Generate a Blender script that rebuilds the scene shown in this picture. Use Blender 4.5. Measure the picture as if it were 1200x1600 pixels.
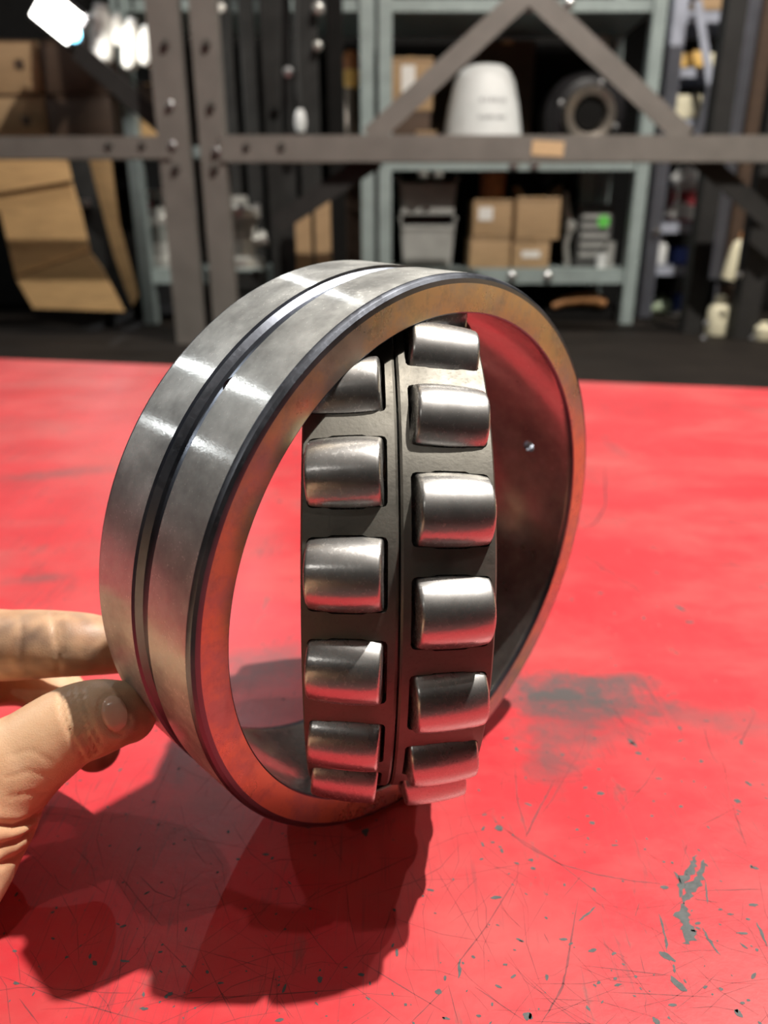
import bpy, bmesh, math, random
from mathutils import Vector, Matrix, noise
from mathutils.bvhtree import BVHTree

S = bpy.context.scene
COL = S.collection
for o in list(bpy.data.objects):
    bpy.data.objects.remove(o)
R = math.radians
rnd = random.Random(7)

# ------------------------------------------------------------------ camera
F_PX, PITCH, CAM_H = 1174.0, R(20.7), 0.2126      # focal length in px of a 1200 px wide frame
cam_d = bpy.data.cameras.new('camera')
cam_d.sensor_fit = 'HORIZONTAL'
cam_d.sensor_width = 36.0
cam_d.lens = F_PX / 1200 * 36.0
cam_d.clip_start = 0.01
cam_d.dof.use_dof = True
cam_d.dof.focus_distance = 0.212
cam_d.dof.aperture_fstop = cam_d.lens / 2.7       # 2.7 mm wide aperture, as a phone's
cam = bpy.data.objects.new('camera', cam_d)
COL.objects.link(cam)
cam.location = (0, 0, CAM_H)
cam.rotation_euler = (math.pi / 2 - PITCH, 0, 0)
S.camera = cam

# ------------------------------------------------------------------ world, exposure
w = bpy.data.worlds.new('warehouse_ambient')
S.world = w
w.use_nodes = True
w.node_tree.nodes['Background'].inputs[0].default_value = (0.9, 0.95, 1.0, 1)
w.node_tree.nodes['Background'].inputs[1].default_value = 0.02
S.view_settings.view_transform = 'Standard'
S.view_settings.look = 'None'
S.view_settings.gamma = 1
S.view_settings.use_curve_mapping = False
S.view_settings.exposure = 0.0

# ------------------------------------------------------------------ lamps (x, y, power, radius, colour), all hung at LAMP_Z
LAMP_Z = 2.92
LAMPS = [
    (1.02, 0.56, 172, 0.030, (1.0, 0.94, 0.86)),   # the one that throws the main shadow
    (0.62, -0.12, 8, 0.030, (1.0, 0.94, 0.88)),  # added fill, gives the main shadow a second tone
    (-1.15, 4.95, 30, 0.032, (0.93, 0.97, 1.0)),
    (-3.35, 2.25, 40, 0.045, (0.93, 0.97, 1.0)),
    (-6.10, 2.00, 36, 0.040, (0.93, 0.97, 1.0)),
    (1.90, 1.90, 30, 0.040, (1.0, 0.95, 0.88)),  # added fill for the shelves at the right
    (-2.20, -2.60, 12, 0.040, (1.0, 0.96, 0.9)),  # added fill for the rack fronts, from behind the camera
]
ROOF_FILL = 8                                       # added fill per lamp, aimed up to brighten the roof

# ------------------------------------------------------------------ helpers: tagging and placing
def tag(o, label=None, cat=None, group=None, kind=None):
    for k, v in (('label', label), ('category', cat), ('group', group), ('kind', kind)):
        if v: o[k] = v
    return o

def thing(name, label, cat, loc=(0, 0, 0), rz=0.0, group=None):
    o = bpy.data.objects.new(name, None)
    o.empty_display_size = 0.05
    COL.objects.link(o)
    o.location = loc
    o.rotation_euler = (0, 0, rz)
    return tag(o, label, cat, group)

def dup(root, loc, label, rz=None):
    r = root.copy(); COL.objects.link(r); r.location = loc; r['label'] = label
    if rz is not None: r.rotation_euler = (0, 0, rz)
    for ch in list(root.children):
        c = ch.copy(); COL.objects.link(c); c.parent = r
        for g in list(ch.children):
            d = g.copy(); COL.objects.link(d); d.parent = c
    return r

cP, sP = math.cos(PITCH), math.sin(PITCH)
def Z(py, Y):                     # height of a point at distance Y that the photo shows at row py
    return CAM_H + Y * math.tan(math.atan((800 - py) / F_PX) - PITCH)
def X(px, Y, z):                  # its sideways place
    return (px - 600) / F_PX * (Y * cP - (z - CAM_H) * sP)
def at(px, py, Y):
    z = Z(py, Y); return Vector((X(px, Y, z), Y, z))
def cam_pt(px, py, depth):        # by depth along the view axis (m)
    x = (px - 600) / F_PX * depth; y = (py - 800) / F_PX * depth
    return Vector((x, depth * cP - y * sP, CAM_H - depth * sP - y * cP))
def on_table(px, py, z=0.0):
    d = cam_pt(px, py, 1.0) - Vector((0, 0, CAM_H))
    return Vector((0, 0, CAM_H)) + d * ((z - CAM_H) / d.z)

# ------------------------------------------------------------------ helpers: meshes
class MB:
    def __init__(s): s.bm = bmesh.new()
    def box(s, c, size, rot=None, bevel=0.0):
        b = bmesh.new()
        bmesh.ops.create_cube(b, size=1.0)
        for v in b.verts:
            v.co = Vector((v.co.x * size[0], v.co.y * size[1], v.co.z * size[2]))
        if bevel:
            bmesh.ops.bevel(b, geom=b.edges[:], offset=bevel, segments=2, profile=0.6, affect='EDGES')
        m = Matrix.Translation(c) @ (rot.to_4x4() if rot else Matrix())
        s._merge(b, m); return s
    def _merge(s, b, m):
        b.transform(m)
        me = bpy.data.meshes.new('tmp'); b.to_mesh(me); b.free()
        s.bm.from_mesh(me); bpy.data.meshes.remove(me)
    def bar(s, a, b, w, t, bevel=0.0, up=(0, -1, 0)):     # flat bar from a to b, width w in the plane across `up`
        a, b = Vector(a), Vector(b); d = (b - a); L = d.length; d.normalize()
        u = Vector(up); side = d.cross(u).normalized(); u = side.cross(d)
        rot = Matrix((side, u, d)).transposed()
        return s.box((a + b) / 2, (w, t, L), rot, bevel)
    def lathe(s, prof, n=48, m=None, closed=False):       # prof: (r, z); closed -> ring-shaped section
        b = bmesh.new(); rings = []
        for (r, z) in prof:
            if r < 1e-7: rings.append([b.verts.new((0, 0, z))])
            else: rings.append([b.verts.new((r * math.cos(2 * math.pi * k / n), r * math.sin(2 * math.pi * k / n), z)) for k in range(n)])
        pairs = list(zip(rings, rings[1:])) + ([(rings[-1], rings[0])] if closed else [])
        for A, B in pairs:
            for k in range(n):
                k2 = (k + 1) % n
                if len(A) == 1 and len(B) == 1: continue
                if len(A) == 1: f = [A[0], B[k2], B[k]]
                elif len(B) == 1: f = [A[k], A[k2], B[0]]
                else: f = [A[k], A[k2], B[k2], B[k]]
                b.faces.new(f)
        bmesh.ops.recalc_face_normals(b, faces=b.faces[:])
        s._merge(b, m or Matrix()); return s
    def tube(s, pts, rad, n=12, flat=1.0, up=Vector((0, 0, 1))):
        b = bmesh.new(); rings = []
        pts = [Vector(p) for p in pts]
        if not hasattr(rad, '__len__'): rad = [rad] * len(pts)
        for i, p in enumerate(pts):
            d = (pts[min(i + 1, len(pts) - 1)] - pts[max(i - 1, 0)]).normalized()
            u = up if abs(d.dot(up)) < 0.95 else Vector((1, 0, 0))
            e1 = d.cross(u).normalized(); e2 = e1.cross(d)
            rings.append([b.verts.new(p + rad[i] * (math.cos(2 * math.pi * k / n) * e1 + flat * math.sin(2 * math.pi * k / n) * e2)) for k in range(n)])
        for A, B in zip(rings, rings[1:]):
            for k in range(n): b.faces.new([A[k], A[(k + 1) % n], B[(k + 1) % n], B[k]])
        b.faces.new(rings[0][::-1]); b.faces.new(rings[-1])
        bmesh.ops.recalc_face_normals(b, faces=b.faces[:])
        s._merge(b, Matrix()); return s
    def prism(s, poly, y0, y1):                            # poly in (x, z), extruded along y
        b = bmesh.new()
        f = b.faces.new([b.verts.new((x, y0, z)) for x, z in poly])
        r = bmesh.ops.extrude_face_region(b, geom=[f])
        for v in r['geom']:
            if isinstance(v, bmesh.types.BMVert): v.co.y = y1
        bmesh.ops.recalc_face_normals(b, faces=b.faces[:])
        s._merge(b, Matrix()); return s
    def build(s, name, mat, parent=None, smooth=False, angle=35, world=False):
        me = bpy.data.meshes.new(name); s.bm.to_mesh(me); s.bm.free()
        if smooth:
            me.polygons.foreach_set('use_smooth', [True] * len(me.polygons))
            try: me.set_sharp_from_angle(angle=R(angle))
            except Exception: pass
        me.materials.append(mat)
        o = bpy.data.objects.new(name, me); COL.objects.link(o)
        if parent:
            o.parent = parent
            if world and parent.parent is None:
                o.matrix_parent_inverse = (Matrix.Translation(parent.location) @ parent.rotation_euler.to_matrix().to_4x4()).inverted()
        return o

# ------------------------------------------------------------------ materials
def new_mat(name):
    m = bpy.data.materials.new(name); m.use_nodes = True
    nt = m.node_tree; p = nt.nodes['Principled BSDF']
    return m, nt, p
def N(nt, typ, **kw):
    n = nt.nodes.new(typ)
    for k, v in kw.items():
        if k.startswith('i_'): n.inputs[int(k[2:]) if k[2:].isdigit() else k[2:].replace('_', ' ')].default_value = v
        else: setattr(n, k, v)
    return n
def L(nt, a, b): nt.links.new(a, b)
def noise_n(nt, scale, detail=3, rough=0.55, vec=None, stretch=None):
    n = N(nt, 'ShaderNodeTexNoise'); n.inputs['Scale'].default_value = scale
    n.inputs['Detail'].default_value = detail; n.inputs['Roughness'].default_value = rough
    if vec is None: vec = N(nt, 'ShaderNodeTexCoord').outputs['Object']
    if stretch:
        mp = N(nt, 'ShaderNodeMapping'); mp.inputs['Scale'].default_value = stretch
        L(nt, vec, mp.inputs['Vector']); vec = mp.outputs[0]
    L(nt, vec, n.inputs['Vector']); return n
def ramp(nt, fac, stops):
    r = N(nt, 'ShaderNodeValToRGB'); e = r.color_ramp.elements
    while len(e) < len(stops): e.new(0.5)
    for k, (pos, c) in enumerate(stops):
        e[k].position = pos; e[k].color = c if len(c) == 4 else (*c, 1)
    L(nt, fac, r.inputs[0]); return r
def mix(nt, fac, a, b):
    m = N(nt, 'ShaderNodeMix', data_type='RGBA')
    for sock, v in ((m.inputs[0], fac), (m.inputs[6], a), (m.inputs[7], b)):
        if hasattr(v, 'links') or hasattr(v, 'is_linked'): L(nt, v, sock)
        else: sock.default_value = v if not isinstance(v, tuple) else (*v, 1)[:4]
    return m.outputs[2]
def maprange(nt, v, a, b, c, d):
    m = N(nt, 'ShaderNodeMapRange'); L(nt, v, m.inputs[0])
    for k, x in zip((1, 2, 3, 4), (a, b, c, d)): m.inputs[k].default_value = x
    return m.outputs[0]
def bump(nt, p, h, strength=0.2, dist=0.001):
    b = N(nt, 'ShaderNodeBump'); b.inputs['Strength'].default_value = strength
    b.inputs['Distance'].default_value = dist; L(nt, h, b.inputs['Height']); L(nt, b.outputs[0], p.inputs['Normal'])

def plain(name, col, rough=0.5, metal=0.0, var=0.15, scale=30, bmp=0.1, spec=0.5):
    m, nt, p = new_mat(name)
    n = noise_n(nt, scale, 4)
    dark = tuple(c * (1 - var) for c in col); lite = tuple(min(1, c * (1 + var)) for c in col)
    r = ramp(nt, n.outputs[0], [(0.3, dark), (0.7, lite)])
    L(nt, r.outputs[0], p.inputs['Base Color'])
    p.inputs['Roughness'].default_value = rough; p.inputs['Metallic'].default_value = metal
    p.inputs['Specular IOR Level'].default_value = spec
    if bmp: bump(nt, p, n.outputs[0], bmp, 0.002)
    return m

def steel(name, col=(0.60, 0.58, 0.55), rough=0.2, aniso=0.0, stain=0.0, grain=0.0, rough2=0.0, share=0.4, tan=None):
    m, nt, p = new_mat(name)
    p.inputs['Metallic'].default_value = 1.0
    tc = N(nt, 'ShaderNodeTexCoord').outputs['Object']
    c = col
    n1 = noise_n(nt, 45, 5, 0.65, tc)
    base = ramp(nt, n1.outputs[0], [(0.35, tuple(x * (1 - stain) for x in col)), (0.65, col)]).outputs[0]
    if tan:
        n2 = noise_n(nt, 34, 6, 0.7, tc)
        base = mix(nt, maprange(nt, n2.outputs[0], 0.40, 0.56, 0.0, 1.0), base, tan)
        n4 = noise_n(nt, 160, 4, 0.7, tc)
        base = mix(nt, maprange(nt, n4.outputs[0], 0.50, 0.70, 0.0, 0.45), base, tuple(x * 0.62 for x in col))
    L(nt, base, p.inputs['Base Color'])
    n3 = noise_n(nt, 900, 3, 0.6, tc)
    rr = N(nt, 'ShaderNodeMath', operation='ADD')
    L(nt, maprange(nt, n1.outputs[0], 0.3, 0.7, rough * 0.75, rough * 1.3), rr.inputs[0])
    L(nt, maprange(nt, n3.outputs[0], 0.55, 0.75, 0.0, 0.12 if grain else 0.0), rr.inputs[1])
    L(nt, rr.outputs[0], p.inputs['Roughness'])
    if aniso:
        p.inputs['Anisotropic'].default_value = aniso; p.inputs['Anisotropic Rotation'].default_value = 0.25
        t = N(nt, 'ShaderNodeTangent', direction_type='RADIAL', axis='Z'); L(nt, t.outputs[0], p.inputs['Tangent'])
    if grain: bump(nt, p, n3.outputs[0], grain, 0.0002)
    if rough2:                                     # dull, finely scratched share of the surface
        q = N(nt, 'ShaderNodeBsdfPrincipled'); q.inputs['Metallic'].default_value = 1.0; q.inputs['Roughness'].default_value = rough2
        L(nt, base, q.inputs['Base Color'])
        mx = N(nt, 'ShaderNodeMixShader'); L(nt, maprange(nt, n1.outputs[0], 0.3, 0.7, share - 0.15, share + 0.15), mx.inputs[0])
        L(nt, p.outputs[0], mx.inputs[1]); L(nt, q.outputs[0], mx.inputs[2])
        L(nt, mx.outputs[0], nt.nodes['Material Output'].inputs[0])
    return m

# red table: paint with stains and rubbed patches of their own shape
def table_material():
    m, nt, p = new_mat('red_table_paint')
    tc = N(nt, 'ShaderNodeTexCoord').outputs['Object']
    n1 = noise_n(nt, 9, 5, 0.6, tc)
    base = ramp(nt, n1.outputs[0], [(0.3, (0.50, 0.017, 0.028)), (0.52, (0.59, 0.024, 0.036)), (0.72, (0.66, 0.038, 0.048))]).outputs[0]
    # worn, greyed paint
    n2 = noise_n(nt, 5, 6, 0.68, tc, (1.0, 1.6, 1.0))
    base = mix(nt, maprange(nt, n2.outputs[0], 0.44, 0.72, 0.0, 0.50), base, (0.42, 0.15, 0.13))
    # fine speckle of wear
    n3 = noise_n(nt, 260, 4, 0.7, tc)
    base = mix(nt, maprange(nt, n3.outputs[0], 0.66, 0.74, 0.0, 0.55), base, (0.16, 0.03, 0.03))
    n4 = noise_n(nt, 60, 5, 0.75, tc, (1.0, 0.35, 1.0))
    base = mix(nt, maprange(nt, n4.outputs[0], 0.60, 0.70, 0.0, 0.7), base, (0.22, 0.075, 0.07))
    # thin scratch network
    for k, (rot, sc) in enumerate(((0.5, 26), (-0.7, 34), (1.35, 30), (0.05, 22))):
        mp = N(nt, 'ShaderNodeMapping'); mp.inputs['Rotation'].default_value = (0, 0, rot); mp.inputs['Scale'].default_value = (1.0, 0.045, 1)
        mp.inputs['Location'].default_value = (k * 3.1, k * 1.7, 0); L(nt, tc, mp.inputs[0])
        ns = noise_n(nt, sc * 5, 2, 0.5, mp.outputs[0])
        a = N(nt, 'ShaderNodeMath', operation='ABSOLUTE'); s_ = N(nt, 'ShaderNodeMath', operation='SUBTRACT'); s_.inputs[1].default_value = 0.5
        L(nt, ns.outputs[0], s_.inputs[0]); L(nt, s_.outputs[0], a.inputs[0])
        gate = noise_n(nt, 14 + k * 3, 2, 0.5, tc)
        g = N(nt, 'ShaderNodeMath', operation='MULTIPLY')
        L(nt, maprange(nt, a.outputs[0], 0.0, 0.010, 0.55, 0.0), g.inputs[0]); L(nt, maprange(nt, gate.outputs[0], 0.5, 0.62, 0.0, 1.0), g.inputs[1])
        base = mix(nt, g.outputs[0], base, (0.20, 0.04, 0.045))
    # grease stains, each at its own place: centre (photo px), half sizes (m), turn, strength
    nst = noise_n(nt, 75, 6, 0.72, tc)
    for (px, py, hx, hy, rot, st) in ((880, 1085, 0.058, 0.022, -0.05, 1.0), (905, 1120, 0.040, 0.030, 0.5, 0.75), (960, 1065, 0.030, 0.010, 0.0, 0.8),
                                      (1090, 1120, 0.075, 0.016, -0.25, 0.45), (860, 1190, 0.014, 0.026, 0.0, 0.6), (430, 1030, 0.05, 0.02, 0.1, 0.55),
                                      (385, 1060, 0.03, 0.014, 0.1, 0.5), (90, 740, 0.07, 0.02, 0.35, 0.55), (285, 1190, 0.016, 0.02, 0.3, 0.5),
                                      (960, 700, 0.012, 0.05, 0.0, 0.28), (60, 905, 0.03, 0.010, 0.2, 0.5), (330, 1270, 0.02, 0.03, 0.2, 0.3)):
        c = on_table(px, py)
        mp = N(nt, 'ShaderNodeMapping', vector_type='TEXTURE'); mp.inputs['Location'].default_value = (c.x, c.y, 0)
        mp.inputs['Rotation'].default_value = (0, 0, rot); mp.inputs['Scale'].default_value = (hx, hy, 1); L(nt, tc, mp.inputs[0])
        ln = N(nt, 'ShaderNodeVectorMath', operation='LENGTH'); L(nt, mp.outputs[0], ln.inputs[0])
        ad = N(nt, 'ShaderNodeMath', operation='MULTIPLY_ADD'); L(nt, nst.outputs[0], ad.inputs[0]); ad.inputs[1].default_value = 1.8; L(nt, ln.outputs['Value'], ad.inputs[2])
        base = mix(nt, maprange(nt, ad.outputs[0], 1.05, 1.9, st, 0.0), base, (0.085, 0.075, 0.075))
    L(nt, base, p.inputs['Base Color'])
    L(nt, maprange(nt, n2.outputs[0], 0.3, 0.7, 0.32, 0.50), p.inputs['Roughness'])
    p.inputs['Specular IOR Level'].default_value = 0.5
    p.inputs['Sheen Weight'].default_value = 0.18; p.inputs['Sheen Roughness'].default_value = 0.6   # far haze put in as a dusty sheen
    p.inputs['Sheen Tint'].default_value = (1.0, 0.85, 0.8, 1)
    bump(nt, p, n3.outputs[0], 0.12, 0.0006)
    return m

def skin_material():
    m, nt, p = new_mat('hand_skin')
    tc = N(nt, 'ShaderNodeTexCoord').outputs['Object']
    n1 = noise_n(nt, 60, 4, 0.6, tc)
    base = ramp(nt, n1.outputs[0], [(0.3, (0.56, 0.31, 0.18)), (0.5, (0.68, 0.42, 0.25)), (0.7, (0.74, 0.49, 0.31))]).outputs[0]
    at_ = N(nt, 'ShaderNodeAttribute', attribute_name='grime')
    base = mix(nt, at_.outputs['Fac'], base, (0.13, 0.085, 0.065))
    L(nt, base, p.inputs['Base Color'])
    p.inputs['Roughness'].default_value = 0.46
    p.inputs['Subsurface Weight'].default_value = 0.12
    p.inputs['Subsurface Radius'].default_value = (1.0, 0.35, 0.2)
    p.inputs['Subsurface Scale'].default_value = 0.003
    v = N(nt, 'ShaderNodeTexVoronoi', feature='DISTANCE_TO_EDGE'); v.inputs['Scale'].default_value = 1150
    nv = noise_n(nt, 90, 2, 0.5, tc); vm = N(nt, 'ShaderNodeVectorMath', operation='MULTIPLY_ADD')
    L(nt, nv.outputs['Color'], vm.inputs[0]); vm.inputs[1].default_value = (0.004,) * 3; L(nt, tc, vm.inputs[2]); L(nt, vm.outputs[0], v.inputs['Vector'])
    n2 = noise_n(nt, 700, 3, 0.6, tc)
    ad = N(nt, 'ShaderNodeMath', operation='ADD'); L(nt, maprange(nt, v.outputs['Distance'], 0.0, 0.25, 0.0, 0.55), ad.inputs[0]); L(nt, n2.outputs[0], ad.inputs[1])
    bump(nt, p, ad.outputs[0], 0.30, 0.00016)
    return m

def cardboard(name, col=(0.37, 0.24, 0.125)):
    m, nt, p = new_mat(name)
    tc = N(nt, 'ShaderNodeTexCoord').outputs['Object']
    n = noise_n(nt, 12, 4, 0.6, tc, (1, 1, 6))
    r = ramp(nt, n.outputs[0], [(0.3, tuple(c * 0.85 for c in col)), (0.7, tuple(c * 1.12 for c in col))])
    L(nt, r.outputs[0], p.inputs['Base Color']); p.inputs['Roughness'].default_value = 0.75
    bump(nt, p, n.outputs[0], 0.1, 0.002); return m

M = {}
M['table'] = table_material()
M['chip'] = plain('bare_dark_metal_chip', (0.075, 0.085, 0.085), 0.6, 0.0, 0.25, 400, 0.1)
M['scratch'] = plain('scratched_paint', (0.22, 0.035, 0.04), 0.6, 0.0, 0.3, 200, 0.0)
M['od'] = steel('ground_steel_outside', (0.76, 0.76, 0.73), 0.20, 0.96, 0.34, 0.10, rough2=0.62, share=0.6)
M['face'] = steel('stain_and_reflection_face', (0.50, 0.47, 0.42), 0.30, 0.0, 0.12, 0.0, rough2=0.55, share=0.35, tan=(0.66, 0.51, 0.31))  # tan mixes mottled stain with part of the warm reflection
M['dark_steel'] = steel('shade_darkened_steel', (0.19, 0.205, 0.24), 0.34, 0.0, 0.2, 0.1)  # chamfers and groove: dark reflection and shade put into the colour
M['race'] = steel('polished_raceway_steel', (0.52, 0.50, 0.47), 0.16, 0.5, 0.12, 0.03, rough2=0.5, share=0.35)
M['roller'] = steel('honed_roller_steel', (0.58, 0.57, 0.56), 0.24, 0.7, 0.06, 0.22, rough2=0.45, share=0.45)
M['cage'] = steel('satin_cage_steel', (0.22, 0.21, 0.185), 0.58, 0.0, 0.15, 0.25)
M['skin'] = skin_material()
M['nail'] = plain('thumb_nail', (0.62, 0.39, 0.28), 0.22, 0.0, 0.06, 80, 0.05)
M['rack'] = plain('grey_brown_rack_paint', (0.165, 0.150, 0.135), 0.55, 0.0, 0.12, 14, 0.05)
M['rack_dark'] = plain('dark_rack_paint_and_shade', (0.026, 0.025, 0.024), 0.6, 0.0, 0.2, 14, 0.05, 0.25)  # also the less lit lower braces of the near rack
M['green'] = plain('grey_green_shelf_paint', (0.27, 0.32, 0.31), 0.45, 0.0, 0.12, 18, 0.05)
M['blue'] = plain('blue_grey_shelf_paint', (0.34, 0.36, 0.43), 0.45, 0.0, 0.12, 18, 0.05)
M['bolt'] = plain('zinc_bolt', (0.55, 0.55, 0.55), 0.3, 0.9, 0.1, 100, 0.0)
M['bolt_dark'] = plain('painted_bolt', (0.06, 0.052, 0.045), 0.5, 0.0, 0.1, 100, 0.0)
M['black'] = plain('black_steel_and_gap_dark', (0.007, 0.0065, 0.006), 0.75, 0.0, 0.2, 20, 0.05, 0.12)  # also paints the dark of the gaps behind the shelves
M['black_sat'] = plain('dark_grey_steel_bar', (0.022, 0.022, 0.021), 0.5, 0.0, 0.25, 20, 0.05, 0.25)
M['bench'] = plain('dark_oiled_deck', (0.013, 0.010, 0.008), 0.7, 0.0, 0.25, 9, 0.1, 0.15)
M['card'] = cardboard('cardboard')
M['card_pale'] = cardboard('reflection_cardboard', (0.82, 0.62, 0.38))  # paler than the other cardboard so the ring's reflection brightens
M['card_dark'] = cardboard('brown_and_shaded_cardboard', (0.065, 0.036, 0.02))  # also paints the shaded side of the tan cartons
M['card_gold'] = cardboard('warm_cardboard', (0.56, 0.35, 0.155))
M['tape'] = plain('packing_tape', (0.40, 0.26, 0.13), 0.3, 0.0, 0.08, 60, 0.0)
M['paper'] = plain('white_label_paper', (0.72, 0.70, 0.66), 0.7, 0.0, 0.05, 60, 0.0)
M['tan_paper'] = plain('tan_label_paper', (0.60, 0.40, 0.22), 0.7, 0.0, 0.12, 120, 0.0)
M['ink'] = plain('faded_grey_ink', (0.42, 0.42, 0.42), 0.7, 0.0, 0.2, 90, 0.0)
M['white'] = plain('white_plastic', (0.66, 0.67, 0.66), 0.6, 0.0, 0.05, 20, 0.05)
M['wrap'] = plain('glossy_white_wrap', (0.82, 0.80, 0.74), 0.2, 0.0, 0.12, 40, 0.4)
M['cream'] = plain('cream_plastic', (0.78, 0.72, 0.52), 0.4, 0.0, 0.06, 20, 0.05)
M['grey_tub'] = plain('grey_plastic', (0.33, 0.33, 0.31), 0.45, 0.0, 0.12, 20, 0.05)
M['dark_tub'] = plain('dark_grey_plastic', (0.06, 0.06, 0.058), 0.45, 0.0, 0.12, 20, 0.05)
M['cast'] = plain('cast_aluminium', (0.46, 0.46, 0.43), 0.32, 0.55, 0.2, 40, 0.1)
M['gunmetal'] = plain('dark_machine_paint', (0.014, 0.013, 0.014), 0.4, 0.0, 0.2, 20, 0.05, 0.2)
M['ring_grey'] = plain('worn_flange_metal', (0.22, 0.19, 0.16), 0.3, 0.6, 0.2, 40, 0.05)
M['red_cloth'] = plain('dark_red_plastic', (0.20, 0.012, 0.02), 0.5, 0.0, 0.2, 20, 0.05)
M['blue_box'] = plain('blue_print_card', (0.06, 0.10, 0.38), 0.5, 0.0, 0.1, 20, 0.0)
M['yellow'] = plain('yellow_orange_card', (0.80, 0.50, 0.14), 0.5, 0.0, 0.12, 20, 0.0)
M['orange'] = plain('rusty_orange', (0.34, 0.14, 0.05), 0.6, 0.0, 0.25, 30, 0.0)
M['lime'] = plain('green_sticker', (0.12, 0.55, 0.08), 0.5, 0.0, 0.05, 20, 0.0)
M['pale_green'] = plain('pale_green_bag', (0.45, 0.55, 0.38), 0.45, 0.0, 0.15, 40, 0.2)
M['wood'] = plain('orange_brown_wood', (0.42, 0.20, 0.08), 0.5, 0.0, 0.2, 25, 0.05)
M['floor'] = plain('concrete_floor', (0.09, 0.086, 0.082), 0.6, 0.0, 0.2, 3, 0.05)
M['wall'] = plain('dark_warehouse_wall', (0.05, 0.048, 0.046), 0.8, 0.0, 0.15, 2, 0.05)
M['ceil'] = plain('pale_roof_deck', (0.62, 0.61, 0.58), 0.8, 0.0, 0.1, 2, 0.05)
M['lamp_shell'] = plain('lamp_housing', (0.25, 0.25, 0.25), 0.4, 0.3, 0.1, 10, 0.0)
def emit(name, col, st):
    m, nt, p = new_mat(name); p.inputs['Emission Color'].default_value = (*col, 1); p.inputs['Emission Strength'].default_value = st
    p.inputs['Base Color'].default_value = (*col, 1); return m
M['glow'] = emit('lit_lamp_glass', (1.0, 0.97, 0.9), 9.0)
M['glow_blue'] = emit('lit_blue_lens', (0.25, 0.75, 1.0), 5.0)

# ------------------------------------------------------------------ the hall
FLOOR_Z = -0.90
def struct(name, mb, mat): return tag(mb.build(name, mat), kind='structure')
struct('floor', MB().box((0, 2, FLOOR_Z - 0.05), (19, 17, 0.1)), M['floor'])
struct('ceiling', MB().box((0, 2, 4.85), (19, 17, 0.1)), M['ceil'])
struct('wall_back', MB().box((0, 10.45, 1.95), (19, 0.1, 5.7)), M['wall'])
struct('wall_front', MB().box((0, -6.45, 1.95), (19, 0.1, 5.7)), M['wall'])
struct('wall_left', MB().box((-9.45, 2, 1.95), (0.1, 16.8, 5.7)), M['wall'])
struct('wall_right', MB().box((9.45, 2, 1.95), (0.1, 16.8, 5.7)), M['wall'])

# lamps: housing, rim, the light itself and an added upward fill
lamp_where = ['over the right of the red table, nearest the bearing', 'over the front edge of the red table, added as fill', 'beyond the shelving straight ahead', 'over the left aisle, nearer one', 'far along the left aisle',
              'over the right aisle beside the racks, added as fill', 'behind the camera on the left, added as fill']
for k, (x, y, pw, rad, colr) in enumerate(LAMPS):
    t = thing('ceiling_light', 'round high bay lamp ' + lamp_where[k], 'lamp', (x, y, LAMP_Z), 0, 'ceiling lamps of the hall')
    MB().lathe([(rad * 1.05, 0.004), (rad * 1.15, 0.0), (rad * 1.25, 0.01), (rad * 1.1, 0.06), (0.06, 0.14), (0.03, 0.18), (0, 0.18)], 32).build('lamp_shade', M['lamp_shell'], t, True)
    MB().tube([(0, 0, 0.17), (0, 0, 4.80 - LAMP_Z)], 0.008, 8).build('hanger_rod', M['lamp_shell'], t)
    ld = bpy.data.lights.new('lamp_light', 'AREA'); ld.shape = 'DISK'; ld.size = rad * 2; ld.energy = pw; ld.color = colr
    lo = bpy.data.objects.new('lamp_light', ld); COL.objects.link(lo); lo.parent = t; lo.location = (0, 0, -0.002)
    lu = bpy.data.lights.new('lamp_roof_fill', 'AREA'); lu.shape = 'DISK'; lu.size = 0.16; lu.energy = ROOF_FILL; lu.color = colr
    lo = bpy.data.objects.new('lamp_roof_fill', lu); COL.objects.link(lo); lo.parent = t; lo.location = (0, 0, 0.22); lo.rotation_euler = (math.pi, 0, 0)

# ------------------------------------------------------------------ the red table
tb_yaw = math.atan2(1.0578 - 1.3206, 0.5442 + 0.6699)
tbl = thing('red_worktable', 'red painted steel worktable with scratched and chipped top under the bearing', 'table', (0, 0, 0))
def edge_y(x): return 1.3206 + (x + 0.6699) * (1.0578 - 1.3206) / (0.5442 + 0.6699)
mb = MB(); b = bmesh.new()
cor = [(-0.95, 0.26), (0.66, -0.09), (0.66, edge_y(0.66)), (-0.95, edge_y(-0.95))]
f = b.faces.new([b.verts.new((x, y, 0)) for x, y in cor])
r_ = bmesh.ops.extrude_face_region(b, geom=[f])
for v in r_['geom']:
    if isinstance(v, bmesh.types.BMVert): v.co.z = -0.014
bmesh.ops.recalc_face_normals(b, faces=b.faces[:])
bmesh.ops.bevel(b, geom=b.edges[:], offset=0.002, segments=2, affect='EDGES')
mb._merge(b, Matrix())
mb.build('tabletop', M['table'], tbl)
for (x, y) in ((-0.85, 0.34), (0.58, 0.03), (0.58, edge_y(0.58) - 0.1), (-0.85, edge_y(-0.85) - 0.1)):
    MB().box((x, y, (FLOOR_Z - 0.014) / 2), (0.06, 0.06, -FLOOR_Z - 0.014), None, 0.004).build('leg', M['table'], tbl)

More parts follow.
